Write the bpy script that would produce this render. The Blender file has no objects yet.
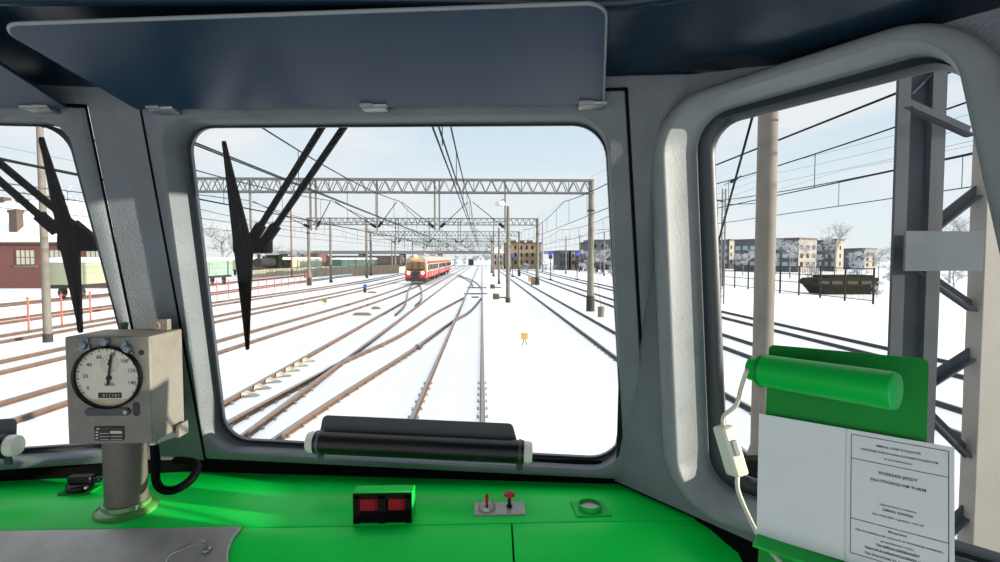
import bpy, math, random
from mathutils import Vector, Matrix
random.seed(7)
PI = math.pi
SC = bpy.context.scene
COL = SC.collection
# ------------------------------------------------------------------ camera model
H = 3.37                       # eye height above the rail heads
F = 520.0
PITCH, YAW = math.atan(23/F), math.atan(18/F)
CAM = Vector((0, 0, H))
FH = Vector((math.sin(YAW), math.cos(YAW), 0))
RT = Vector((math.cos(YAW), -math.sin(YAW), 0))
FW = FH*math.cos(PITCH) - Vector((0, 0, 1))*math.sin(PITCH)
UP = FH*math.sin(PITCH) + Vector((0, 0, 1))*math.cos(PITCH)

def ray(px, py):
    return FW + RT*((px-500)/F) + UP*((281-py)/F)
def onp(px, py, pl):            # pl = (normal, d): n.(p-CAM) = d
    n, d = pl
    r = ray(px, py)
    return CAM + r*(d/n.dot(r))
def atY(px, py, Y):
    return onp(px, py, (Vector((0, 1, 0)), Y))
def gnd(px, py, z=0.0):
    return onp(px, py, (Vector((0, 0, 1)), z-H))
def W(x, y, zr):
    return Vector((x, y, H+zr))

# ------------------------------------------------------------------ materials
def lin(c):
    if isinstance(c, str):
        c = [int(c[i:i+2], 16)/255 for i in (0, 2, 4)]
        c = [x/12.92 if x <= .04045 else ((x+.055)/1.055)**2.4 for x in c]
    return (c[0], c[1], c[2], 1)
MATS = {}
def mat(name, col, rough=.5, metal=0, var=0, vscale=30, bump=0, bscale=200, spec=.5, coat=0, dirt=None, dirt_amt=.5, dscale=6, emit=None, estr=0):
    if name in MATS: return MATS[name]
    m = bpy.data.materials.new(name); m.use_nodes = True
    nt = m.node_tree; b = nt.nodes['Principled BSDF']
    c = lin(col)
    b.inputs['Base Color'].default_value = c
    b.inputs['Roughness'].default_value = rough
    b.inputs['Metallic'].default_value = metal
    b.inputs['Specular IOR Level'].default_value = spec
    b.inputs['Coat Weight'].default_value = coat
    b.inputs['Coat Roughness'].default_value = .08
    if emit:
        b.inputs['Emission Color'].default_value = lin(emit); b.inputs['Emission Strength'].default_value = estr
    if var or bump or dirt:
        tc = nt.nodes.new('ShaderNodeTexCoord')
    src = None
    if var:
        n = nt.nodes.new('ShaderNodeTexNoise'); n.inputs['Scale'].default_value = vscale; n.inputs['Detail'].default_value = 6
        nt.links.new(tc.outputs['Object'], n.inputs['Vector'])
        r = nt.nodes.new('ShaderNodeValToRGB')
        r.color_ramp.elements[0].position = .3; r.color_ramp.elements[1].position = .7
        r.color_ramp.elements[0].color = tuple(x*(1-var) for x in c[:3])+(1,)
        r.color_ramp.elements[1].color = tuple(min(1, x*(1+var)) for x in c[:3])+(1,)
        nt.links.new(n.outputs['Fac'], r.inputs['Fac']); src = r.outputs['Color']
    if dirt:
        n = nt.nodes.new('ShaderNodeTexNoise'); n.inputs['Scale'].default_value = dscale; n.inputs['Detail'].default_value = 8; n.inputs['Roughness'].default_value = .7
        nt.links.new(tc.outputs['Object'], n.inputs['Vector'])
        r = nt.nodes.new('ShaderNodeMapRange'); r.inputs['From Min'].default_value = .52; r.inputs['From Max'].default_value = .75; r.inputs['To Max'].default_value = dirt_amt
        nt.links.new(n.outputs['Fac'], r.inputs['Value'])
        mx = nt.nodes.new('ShaderNodeMix'); mx.data_type = 'RGBA'
        nt.links.new(r.outputs['Result'], mx.inputs['Factor'])
        if src: nt.links.new(src, mx.inputs[6])
        else: mx.inputs[6].default_value = c
        mx.inputs[7].default_value = lin(dirt); src = mx.outputs[2]
    if src: nt.links.new(src, b.inputs['Base Color'])
    if bump:
        n = nt.nodes.new('ShaderNodeTexNoise'); n.inputs['Scale'].default_value = bscale; n.inputs['Detail'].default_value = 3
        nt.links.new(tc.outputs['Object'], n.inputs['Vector'])
        bp = nt.nodes.new('ShaderNodeBump'); bp.inputs['Strength'].default_value = bump; bp.inputs['Distance'].default_value = .01
        nt.links.new(n.outputs['Fac'], bp.inputs['Height']); nt.links.new(bp.outputs['Normal'], b.inputs['Normal'])
    MATS[name] = m
    return m
def glass_mat():
    m = bpy.data.materials.new('clear_glass'); m.use_nodes = True
    nt = m.node_tree; nt.nodes.remove(nt.nodes['Principled BSDF'])
    out = nt.nodes['Material Output']
    t = nt.nodes.new('ShaderNodeBsdfTransparent'); t.inputs['Color'].default_value = (.985, .99, .99, 1)
    g = nt.nodes.new('ShaderNodeBsdfGlossy'); g.inputs['Roughness'].default_value = .02
    mx = nt.nodes.new('ShaderNodeMixShader'); mx.inputs[0].default_value = .007
    nt.links.new(t.outputs[0], mx.inputs[1]); nt.links.new(g.outputs[0], mx.inputs[2]); nt.links.new(mx.outputs[0], out.inputs['Surface'])
    return m

# ------------------------------------------------------------------ mesh builder
class MB:
    def __init__(s): s.v = []; s.f = []; s.fm = []; s.m = 0
    def add(s, vs, fs, flip=False):
        b = len(s.v); s.v += [Vector(v) for v in vs]
        for f in fs:
            f = [b+i for i in f]
            s.f.append(f[::-1] if flip else f); s.fm.append(s.m)
        return s
    def box(s, c, size, rot=None):
        x, y, z = [k/2 for k in size]; c = Vector(c)
        vs = [Vector(p) for p in ((-x,-y,-z),(x,-y,-z),(x,y,-z),(-x,y,-z),(-x,-y,z),(x,-y,z),(x,y,z),(-x,y,z))]
        if rot is not None: vs = [rot @ v for v in vs]
        return s.add([c+v for v in vs], [(0,3,2,1),(4,5,6,7),(0,1,5,4),(1,2,6,5),(2,3,7,6),(3,0,4,7)])
    def box2(s, a, b):
        return s.box([(a[i]+b[i])/2 for i in range(3)], [abs(b[i]-a[i]) for i in range(3)])
    def hexa(s, p):              # 8 points: 4 bottom, 4 top
        return s.add(p, [(0,3,2,1),(4,5,6,7),(0,1,5,4),(1,2,6,5),(2,3,7,6),(3,0,4,7)])
    def tube(s, pts, r, n=8, cap=True, sy=1.0):
        pts = [Vector(p) for p in pts]; k = len(pts)
        rs = r if isinstance(r, (list, tuple)) else [r]*k
        rings = []; ref = None
        for i in range(k):
            d = (pts[min(i+1, k-1)]-pts[max(i-1, 0)]).normalized()
            if ref is None:
                ref = Vector((0, 0, 1)) if abs(d.z) < .9 else Vector((1, 0, 0))
                u = d.cross(ref).normalized()
            else:
                u = (u - d*u.dot(d)).normalized()
            w = d.cross(u)
            rings.append([pts[i] + u*math.cos(2*PI*j/n)*rs[i] + w*math.sin(2*PI*j/n)*rs[i]*sy for j in range(n)])
        vs = [p for q in rings for p in q]; fs = []
        for i in range(k-1):
            for j in range(n):
                fs.append((i*n+j, i*n+(j+1) % n, (i+1)*n+(j+1) % n, (i+1)*n+j))
        if cap:
            fs.append(tuple(range(n))[::-1]); fs.append(tuple((k-1)*n+j for j in range(n)))
        return s.add(vs, [f[::-1] for f in fs])
    def bar(s, a, b, w, h, up=(0, 0, 1)):
        a, b = Vector(a), Vector(b); d = (b-a).normalized(); up = Vector(up)
        if abs(d.dot(up)) > .99: up = Vector((0, 1, 0))
        x = d.cross(up).normalized()*w/2; z = x.cross(d).normalized()*h/2
        return s.hexa([a-x-z, a+x-z, b+x-z, b-x-z, a-x+z, a+x+z, b+x+z, b-x+z])
    def lathe(s, c, prof, n=24, axis=(0, 0, 1)):   # prof: (r, h) along axis
        ax = Vector(axis).normalized(); ref = Vector((0, 0, 1)) if abs(ax.z) < .9 else Vector((0, 1, 0))
        u = ax.cross(ref).normalized(); w = ax.cross(u); c = Vector(c)
        vs = []; k = len(prof)
        for r, h in prof:
            for j in range(n):
                a = 2*PI*j/n; vs.append(c + ax*h + (u*math.cos(a)+w*math.sin(a))*r)
        fs = []
        for i in range(k-1):
            for j in range(n):
                fs.append((i*n+j, i*n+(j+1) % n, (i+1)*n+(j+1) % n, (i+1)*n+j))
        if prof[0][0] > 1e-5: fs.append(tuple(range(n))[::-1])
        if prof[-1][0] > 1e-5: fs.append(tuple((k-1)*n+j for j in range(n)))
        return s.add(vs, fs)
    def loft(s, loops, closed=True, flip=False):
        n = len(loops[0]); vs = [p for q in loops for p in q]; fs = []
        for i in range(len(loops)-1):
            for j in range(n if closed else n-1):
                fs.append((i*n+j, i*n+(j+1) % n, (i+1)*n+(j+1) % n, (i+1)*n+j))
        return s.add(vs, fs, flip)
    def slab(s, loop, off):      # closed prism from a planar loop and an offset vector
        n = len(loop); off = Vector(off)
        vs = [Vector(p) for p in loop]+[Vector(p)+off for p in loop]
        fs = [tuple(range(n))[::-1], tuple(range(n, 2*n))]+[(j, (j+1) % n, n+(j+1) % n, n+j) for j in range(n)]
        return s.add(vs, fs)
    def mirror(s, cx):
        r = MB(); r.v = [Vector((2*cx-v.x, v.y, v.z)) for v in s.v]; r.f = [f[::-1] for f in s.f]; r.fm = list(s.fm)
        return r

WL = {}
def wloc(o): return WL[o.name] if o is not None else Vector((0, 0, 0))
def empty(name, loc):
    o = bpy.data.objects.new(name, None); COL.objects.link(o); o.empty_display_size = .1
    o.location = loc; WL[o.name] = Vector(loc); return o
def tag(o, label=None, cat=None, group=None, kind=None):
    if label: o['label'] = label
    if cat: o['category'] = cat
    if group: o['group'] = group
    if kind: o['kind'] = kind
    return o
def thing(name, loc, label, cat, group=None): return tag(empty(name, loc), label, cat, group)
def obj(name, mb, m, parent=None, smooth=30, bevel=0, seg=2, fix=True):
    zs = [v.z for v in mb.v]; xs = [v.x for v in mb.v]; ys = [v.y for v in mb.v]
    org = Vector(((min(xs)+max(xs))/2, (min(ys)+max(ys))/2, min(zs)))
    me = bpy.data.meshes.new(name)
    me.from_pydata([v-org for v in mb.v], [], mb.f)
    ms = m if isinstance(m, (list, tuple)) else [m]
    for k in ms: me.materials.append(k)
    if len(ms) > 1: me.polygons.foreach_set('material_index', mb.fm)
    if fix:
        import bmesh
        bm = bmesh.new(); bm.from_mesh(me); bmesh.ops.recalc_face_normals(bm, faces=bm.faces); bm.to_mesh(me); bm.free()
    if smooth:
        me.polygons.foreach_set('use_smooth', [True]*len(me.polygons)); me.set_sharp_from_angle(angle=math.radians(smooth))
    me.update()
    o = bpy.data.objects.new(name, me); COL.objects.link(o)
    o.parent = parent; o.location = org-wloc(parent); WL[o.name] = org
    if bevel:
        b = o.modifiers.new('bevel', 'BEVEL'); b.width = bevel; b.segments = seg; b.limit_method = 'ANGLE'; b.angle_limit = math.radians(40)
        if smooth: b.harden_normals = False
    return o
def struct(name, mb, m, label, parent=None, **k):
    o = obj(name, mb, m, parent, **k); o['kind'] = 'structure'
    if parent is None: o['label'] = label
    return o
def copy_tree(o, delta=None, parent=None):
    c = o.copy(); COL.objects.link(c); c.parent = parent
    if delta is not None: c.location = o.location+Vector(delta)
    WL[c.name] = Vector(c.location)
    for ch in list(o.children): copy_tree(ch, None, c)
    return c

def rquad(corners, rad, n=8):     # rounded quad in 3D, same vertex count always (4*(n+1))
    out = []; k = len(corners)
    rads = rad if isinstance(rad, (list, tuple)) else [rad]*k
    for i in range(k):
        p = Vector(corners[i]); a = Vector(corners[i-1]); b = Vector(corners[(i+1) % k]); r = rads[i]
        da, db = (a-p).normalized(), (b-p).normalized()
        half = math.acos(max(-1, min(1, da.dot(db))))/2
        t = r/math.tan(half)
        s0, s1 = p+da*t, p+db*t
        for j in range(n+1):
            q = j/n
            # quadratic-rational arc
            w = math.sin(half); den = (1-q)**2+2*w*q*(1-q)+q*q
            out.append((s0*(1-q)**2+p*(2*w*q*(1-q))+s1*q*q)/den)
    return out
def sub(loop, k=5, n=8):          # add k points on each straight run of a rounded quad
    out = []; m = n+1
    for i, p in enumerate(loop):
        out.append(p)
        if i % m == n:
            q = loop[(i+1) % len(loop)]
            out += [p.lerp(q, j/(k+1)) for j in range(1, k+1)]
    return out
TXT = {}
def text_to(mb, txt, org, u, v, size, align='CENTER', bold=0.0, depth=0):
    key = (txt, align, bold)
    if key not in TXT:
        cu = bpy.data.curves.new('t', 'FONT'); cu.body = txt; cu.size = 1; cu.align_x = align; cu.align_y = 'CENTER'; cu.resolution_u = 2; cu.offset = bold
        to = bpy.data.objects.new('t', cu); COL.objects.link(to)
        dg = bpy.context.evaluated_depsgraph_get(); me = bpy.data.meshes.new_from_object(to.evaluated_get(dg))
        TXT[key] = ([p.co.copy() for p in me.vertices], [tuple(p.vertices) for p in me.polygons])
        bpy.data.objects.remove(to); bpy.data.curves.remove(cu); bpy.data.meshes.remove(me)
    vs, fs = TXT[key]; org = Vector(org)
    mb.add([org+u*(p.x*size)+v*(p.y*size) for p in vs], fs)

# ------------------------------------------------------------------ shared materials
M_wall = mat('cab_grey_paint', '666d73', .55, var=.12, vscale=9, bump=.25, bscale=260, dirt='3c4044', dirt_amt=.35, dscale=5)
M_side = mat('cab_grey_gloss', '7d8386', .5, var=.1, vscale=7, bump=.08, bscale=120, spec=.2, dirt='4a4e52', dirt_amt=.3)
M_navy = mat('navy_gloss_paint', '122638', .3, var=.15, vscale=5, bump=.04, bscale=30, spec=.35)
M_visor = mat('visor_navy', '143048', .3, var=.12, vscale=6, bump=.04, bscale=14, spec=.2)
M_visedge = mat('visor_edge_metal', '868c90', .4)
M_rub = mat('black_rubber', '08090b', .5, var=.2, vscale=20, spec=.03)
M_gask = mat('grey_gasket', '2f363d', .45)
M_green = mat('green_console_paint', '04dc4e', .34, var=.05, vscale=4, bump=.02, bscale=12, spec=.2)
M_green2 = mat('green_gloss', '06b443', .4, var=.06, vscale=8, spec=.2)
M_greend = mat('green_board_paint', '048630', .5, var=.08, vscale=8, spec=.2)
M_tach = mat('hammered_grey', '78756c', .5, var=.08, vscale=40, bump=.3, bscale=420, dirt='5c554a', dirt_amt=.4, dscale=14)
M_metal = mat('worn_steel', '8f8f90', .38, metal=.6, var=.15, vscale=25)
M_gpanel = mat('bare_grey_panel', 'a2a09c', .4, metal=.35, var=.15, vscale=12, dirt='6d6a66', dirt_amt=.5, dscale=9)
M_black = mat('black_plastic', '08090a', .35, spec=.35)
M_white = mat('white_plastic', 'd9d6cc', .4)
M_paper = mat('paper', 'dde2e2', .8, var=.02, vscale=5)
M_ink = mat('ink', '26282b', .8)
M_red = mat('red_plastic', 'b3121d', .3)
M_glass = glass_mat()
M_snow = mat('snow', 'fafafa', .8, var=.01, vscale=.3, bump=.1, bscale=.9)
M_rail = mat('rusty_rail_side', '5e4a3e', .7, var=.2, vscale=3)
M_railtop = mat('rail_head_steel', '989898', .25, metal=.7)
M_conc = mat('concrete', '6c675f', .85, var=.15, vscale=2.5, bump=.1, bscale=30, dirt='554e45', dirt_amt=.4, dscale=3)
M_concd = mat('dark_base_coat', '262524', .8)
M_steel = mat('galvanised_steel', '5e6160', .6, metal=.1, var=.12, vscale=3)
M_pyl = mat('grey_painted_steel', '363b41', .7, var=.1, vscale=4, spec=.15)
M_wire = mat('weathered_wire', '141d1d', .8, spec=.1)

# ------------------------------------------------------------------ world, sun, camera
def world():
    w = bpy.data.worlds.new('sky'); SC.world = w; w.use_nodes = True
    nt = w.node_tree; bg = nt.nodes['Background']
    tc = nt.nodes.new('ShaderNodeTexCoord'); sp = nt.nodes.new('ShaderNodeSeparateXYZ'); nt.links.new(tc.outputs['Generated'], sp.inputs[0])
    rp = nt.nodes.new('ShaderNodeValToRGB'); e = rp.color_ramp.elements
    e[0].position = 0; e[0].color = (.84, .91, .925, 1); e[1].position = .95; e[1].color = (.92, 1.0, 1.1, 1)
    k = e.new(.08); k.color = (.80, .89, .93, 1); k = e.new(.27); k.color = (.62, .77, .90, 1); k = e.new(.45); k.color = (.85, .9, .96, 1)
    nt.links.new(sp.outputs['Z'], rp.inputs['Fac'])
    mp = nt.nodes.new('ShaderNodeMapping'); mp.inputs['Scale'].default_value = (1.6, 1.6, 7); nt.links.new(tc.outputs['Generated'], mp.inputs[0])
    n = nt.nodes.new('ShaderNodeTexNoise'); n.inputs['Scale'].default_value = 1.7; n.inputs['Detail'].default_value = 6; n.inputs['Roughness'].default_value = .5
    nt.links.new(mp.outputs[0], n.inputs['Vector'])
    r2 = nt.nodes.new('ShaderNodeMapRange'); r2.inputs['From Min'].default_value = .42; r2.inputs['From Max'].default_value = .62; r2.inputs['To Max'].default_value = .85
    nt.links.new(n.outputs['Fac'], r2.inputs['Value'])
    mx = nt.nodes.new('ShaderNodeMix'); mx.data_type = 'RGBA'; nt.links.new(r2.outputs[0], mx.inputs['Factor']); nt.links.new(rp.outputs['Color'], mx.inputs[6])
    mx.inputs[7].default_value = (.90, .91, .925, 1)
    hi = nt.nodes.new('ShaderNodeMapRange'); hi.inputs['From Min'].default_value = .30; hi.inputs['From Max'].default_value = .5; hi.inputs['To Min'].default_value = 1; hi.inputs['To Max'].default_value = 1.35  # upper sky, out of view, boosted to whiten the snow
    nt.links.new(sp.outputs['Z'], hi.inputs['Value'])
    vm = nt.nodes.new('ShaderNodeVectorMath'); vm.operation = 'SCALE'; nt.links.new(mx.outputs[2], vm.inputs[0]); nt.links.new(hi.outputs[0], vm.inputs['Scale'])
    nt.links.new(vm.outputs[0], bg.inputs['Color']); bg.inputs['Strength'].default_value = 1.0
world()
AZ, EL = math.radians(105), math.radians(5.7)
sd = bpy.data.lights.new('sun', 'SUN'); sd.energy = 9.0; sd.color = (1, .9, .75); sd.angle = math.radians(.6)
so = bpy.data.objects.new('sun', sd); COL.objects.link(so)
sdir = Vector((math.sin(AZ)*math.cos(EL), math.cos(AZ)*math.cos(EL), math.sin(EL)))
so.rotation_euler = sdir.to_track_quat('Z', 'Y').to_euler(); so.location = (20, -10, 30)
cd = bpy.data.cameras.new('camera'); cam = bpy.data.objects.new('camera', cd); COL.objects.link(cam)
cd.sensor_width = 36; cd.lens = F/1000*36; cd.clip_start = .02; cd.clip_end = 2000
cam.location = CAM; cam.rotation_euler = (PI/2-PITCH, 0, -YAW); SC.camera = cam
SC.view_settings.view_transform = 'Standard'; SC.view_settings.look = 'None'; SC.view_settings.gamma = 1; SC.view_settings.use_curve_mapping = False
SC.view_settings.exposure = 0.0
SC.cycles.max_bounces = 10; SC.cycles.diffuse_bounces = 6; SC.cycles.transparent_max_bounces = 16
SC.cycles.use_denoising = True; SC.cycles.sample_clamp_indirect = 6

# ================================================================== CAB SHELL
CX = -.725                                 # centre line of the locomotive
nW = Vector((.1, 1, .255)); kW = nW.length; nW = nW/kW
PW = lambda off=0: (nW, 1.073/kW+off)      # windscreen plane, off > 0 outward
nS = Vector((.812, .584, .085)); kS = nS.length; nS = nS/kS
PS = lambda off=0: (nS, (.8937-.085*.05)/kS+off)
def qW(c, off): return [onp(x, y, PW(off)) for x, y in c]
def qS(c, off): return [onp(x, y, PS(off)) for x, y in c]
def wsY(x, zr): return 1.073-.1*x-.255*zr
def sideX(y, zr): return (.8937-.085*(zr+.05)-.584*y)/.812
def corner(zr):
    # .812x+.584(1.073-.1x-.255zr) = .8937-.085(zr+.05)
    x = (.8937-.085*(zr+.05)-.584*(1.073-.255*zr))/(.812-.0584)
    return Vector((x, wsY(x, zr), H+zr))
ZT, ZB = .343, -.49
# --- front wall with opening (both halves)
seam = qW([(139, 106), (627, 88), (649, 481.5), (205, 459.5)], 0)
seamL = rquad(seam, .004)
big = [W(CX, wsY(CX, ZT), ZT), corner(ZT), corner(ZB), W(CX, wsY(CX, ZB), ZB)]
bigL = rquad(big, .0005)
fw = MB().loft([bigL, seamL])
back = [p+nW*.05 for p in bigL]; fw.loft([bigL, back])
struct('wall_front', fw, M_wall, 'grey painted front wall of the cab around the windscreen')
struct('wall_front_left', fw.mirror(CX), M_wall, 'grey painted front wall beyond the centre post')
bev = [(160, 119), (607, 114), (626, 474), (206, 450)]
gls = [(191, 128.5), (604, 126), (622, 457), (228, 437)]
RR = [.055, .07, .07, .06]
def window_frame_mb():
    o0 = rquad(qW([(141.5, 108), (625, 90), (647.5, 480.5), (206, 458.5)], 0), .004)
    o1 = rquad(qW([(142.5, 109), (624, 91), (646.5, 480), (207, 458)], -.008), .006)
    b0 = rquad(qW([(158.5, 118), (608.5, 113), (628, 475.5), (204, 451.5)], -.008), RR)
    b1 = rquad(qW([(162, 120.5), (606, 115.5), (624.5, 471.5), (208, 449)], -.002), RR)
    j1 = rquad(qW([(182, 127), (605.5, 123.5), (623, 462), (222, 442)], .045), RR)
    j2 = rquad(qW([(185, 127.5), (605, 124.5), (622.5, 460), (224, 440.5)], .05), RR)
    return MB().loft([sub(l) for l in (o0, o1, b0, b1, j1, j2)])
def gasket_mb():
    a = rquad(qW([(184, 127), (606, 124), (623.5, 461), (223, 441.5)], .04), RR)
    b = rquad(qW([(188, 128), (605, 125.3), (622.6, 459), (226, 439)], .034), RR)
    c = rquad(qW(gls, .05), RR); d = rquad(qW(gls, .06), RR)
    return MB().loft([a, b, c, d])
paneL = rquad(qW([(186, 127), (606, 124), (625, 460), (224, 440)], .052), RR)
def window(n, mir):
    w = empty('window_%d' % n, W(CX, 1.1, -.43) if False else (paneL[0] if not mir else Vector((2*CX-paneL[0].x, paneL[0].y, paneL[0].z))))
    w['kind'] = 'structure'; w['label'] = 'large front windscreen ahead of the green console' if n == 1 else 'second front windscreen beyond the centre post'
    fx = (lambda m: m.mirror(CX)) if mir else (lambda m: m)
    obj('window_frame', fx(window_frame_mb()), M_wall, w, smooth=50)
    obj('gasket', fx(gasket_mb()), M_gask, w, smooth=60)
    sm = MB().loft([rquad(qW([(138.5, 105), (628, 87), (650, 482.5), (204, 460.5)], -.0012), .003), rquad(qW([(142, 108.5), (624.5, 90.5), (647, 480), (206.5, 458.5)], -.0012), .003)])
    obj('seam_strip', fx(sm), M_rub, w)
    obj('pane', fx(MB().slab(paneL, nW*.004)), M_glass, w)
    return w
win1 = window(1, False); win2 = window(2, True)
# centre post strip is the wall itself; corner side wall with the small side window
R5 = [.10, .085, .07, .09]
def outset(loop, d):
    n = len(loop); ctr_ = sum(loop, Vector())/n; out = []
    for k, p in enumerate(loop):
        t = (loop[(k+1) % n]-loop[k-1]).normalized(); o = t.cross(nS).normalized()
        if o.dot(p-ctr_) < 0: o = -o
        out.append(p+o*d*(1-.45*abs(o.z)))
    return out
L3 = rquad(qS([(697, 119), (955, 47), (1075, 590), (711, 482)], .062), [r*.72 for r in R5])
L4 = rquad(qS([(701, 120), (958, 50), (1075, 589), (715, 480)], .066), [r*.65 for r in R5])
L2 = [p-nS*.093 for p in outset(L3, .015)]
L1 = [p-nS*.003 for p in outset(L2, .010)]
L0b = [p+nS*.002 for p in outset(L2, .030)]
L0 = [p+nS*.010 for p in outset(L2, .038)]
L00 = [p+nS*.0315 for p in outset(L2, .039)]
yb = .30
wd = Vector((-.584, .812, 0))*.045
sb = [corner(ZT)+wd, W(sideX(yb, ZT), yb, ZT), W(sideX(yb, -.528), yb, -.528), corner(-.515)]
# make sure the wall covers the molding
Lb = rquad(sb, .0005)
Lj = outset([p.lerp(q, .36) for p, q in zip(L2, L3)], .004)
sw = MB().loft([Lb, Lj]); sw.loft([Lb, [p+nS*.05 for p in Lb]])
struct('wall_corner_right', sw, M_wall, 'grey corner wall around the right side window')
w3 = tag(empty('window_3', L4[0]), 'rounded side window in the right corner of the cab', kind='structure')
obj('window_frame', MB().loft([sub(l) for l in (L00, L0, L0b, L1, L2, [p.lerp(q, .06) for p, q in zip(L2, L3)], L3, L4)]), M_side, w3, smooth=70)
g1 = rquad(qS([(696, 118.5), (960, 45), (1080, 592), (710, 483)], .058), [r*.65 for r in R5])
g2 = rquad(qS([(704, 122), (962, 54), (1075, 586), (717, 479)], .050), [r*.6 for r in R5])
g3 = rquad(qS([(713, 127), (966, 62), (1070, 575), (727, 471)], .062), [r*.55 for r in R5])
g4 = rquad(qS([(714, 127.5), (966, 63), (1070, 574), (728, 470)], .074), [r*.55 for r in R5])
obj('gasket', MB().loft([sub(l) for l in (g1, g2, g3, g4)]), M_gask, w3, smooth=70)
obj('pane', MB().slab(rquad(qS([(702, 121), (962, 52), (1075, 589), (715, 480)], .067), [r*.6 for r in R5]), nS*.004), M_glass, w3)
# ribbon under the windscreens, behind the desk; black stands in for the gap's shade
rc = MB(); cz = corner(ZB)
rp_ = [(CX, wsY(CX, ZB)+.025), (cz.x+.012, cz.y+.02)]+[(sideX(y, ZB)+.02, y) for y in (.95, .85, .7, .5, .3)]
rp_ = [(2*CX-x, y) for x, y in rp_[::-1]]+rp_[1:]
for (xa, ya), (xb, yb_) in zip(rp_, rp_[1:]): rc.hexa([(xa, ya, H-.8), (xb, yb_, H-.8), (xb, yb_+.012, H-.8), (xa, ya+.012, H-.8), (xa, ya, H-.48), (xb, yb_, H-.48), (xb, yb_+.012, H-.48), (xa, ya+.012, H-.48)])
struct('wall_recess', rc, mat('matt_black', '060606', .9, spec=.1), 'recess below the windscreens behind the console, its shade painted black')
# ceiling: gently rising from the front wall to the back
ce = MB(); nx, ny = 28, 22; vs = []; fs = []
cr = corner(ZT); yw = wsY(CX, ZT)
def half(y):                       # half width of the cab roof at y
    if y >= cr.y: return (cr.x-CX)*min(1, max(0, (yw+.002-y)/(yw-cr.y+.002)))+.0
    return min(.875-CX, sideX(y, ZT)-CX)
for i in range(ny+1):
    y = yw+.012-(1.75)*(i/ny)**1.5
    hw = half(y)+.012
    for j in range(nx+1):
        u = -1+2*j/nx; x = CX+hw*u
        dist = min(yw-.1*abs(x-CX)-y if True else 9, (hw-abs(x-CX))*.7+.0)
        t = min(1, max(0, dist/.45)); z = ZT-.010+.085*math.sin(t*PI/2)
        z -= .034*min(1, max(0, (cr.y-y)/.15))*(1-t)
        vs.append(W(x, y, z))
for i in range(ny):
    for j in range(nx):
        a = i*(nx+1)+j; fs.append((a, a+1, a+nx+2, a+nx+1))
ce.add(vs, fs)
ceil = struct('ceiling', ce, M_navy, 'glossy navy blue ceiling of the cab', smooth=80)
sol = ceil.modifiers.new('thick', 'SOLIDIFY'); sol.thickness = .03; sol.offset = 1
# ceiling lip above the visors
tr = MB(); pts = []
for k in range(21):
    t = k/20; px = -60+760*t
    yy = 3+8*max(0, (px-350)/300) if px < 600 else 11-12*((px-600)/90)
    pts.append(onp(px, yy-5, (Vector((0, .35, 1)).normalized(), .62/1.06)))
tr.tube(pts, .010, 10)
struct('trim_1', tr, M_navy, 'curved ceiling lip above the sun visors', smooth=60)
# remaining shell: left wall open, right closed against sun, back omitted for light, floor
zt, zb = .45, -1.7
def side_wall(x0, x1):
    m = MB()
    m.box2((x0, -.55, H+zb), (x1, .45, H-.45)); m.box2((x0, -.55, H+.33), (x1, .45, H+zt))
    m.box2((x0, -.55, H-.45), (x1, -.5, H+.33)); m.box2((x0, .38, H-.45), (x1, .45, H+.33))
    return m
struct('wall_right', MB().box2((.86, -.55, H+zb), (.90, .45, H+zt)), M_wall, 'grey right side wall of the cab beside the driver')
struct('wall_left', side_wall(2*CX-.90, 2*CX-.86), M_wall, 'grey left side wall of the cab')
struct('floor', MB().box2((2*CX-.9, -.57, H+zb-.05), (.9, 1.4, H+zb)), M_gask, 'dark grey cab floor')
lc = MB()
for k in range(1):
    a = W(2*CX-.46, 1.02, 0)
lc.box2((2*CX-.9, .45, H+zb), (2*CX-.86, 1.05, H-.45)); lc.box2((2*CX-.9, .45, H+.33), (2*CX-.86, 1.05, H+zt))
struct('wall_corner_left', lc, M_wall, 'grey left corner wall of the cab')
lr = MB().box2((.86, .45, H+zb), (.9, 1.0, H-.56)); lr.box2((.74, .45, H+.37), (.9, .62, H+zt))
struct('wall_lower_right', lr, M_wall, 'lower right wall of the cab beside the desk')
struct('wall_lower_front', MB().box2((2*CX-.86, 1.39, H+zb), (.86, 1.43, H-.56)), M_rub, 'lower front wall of the cab')

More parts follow.
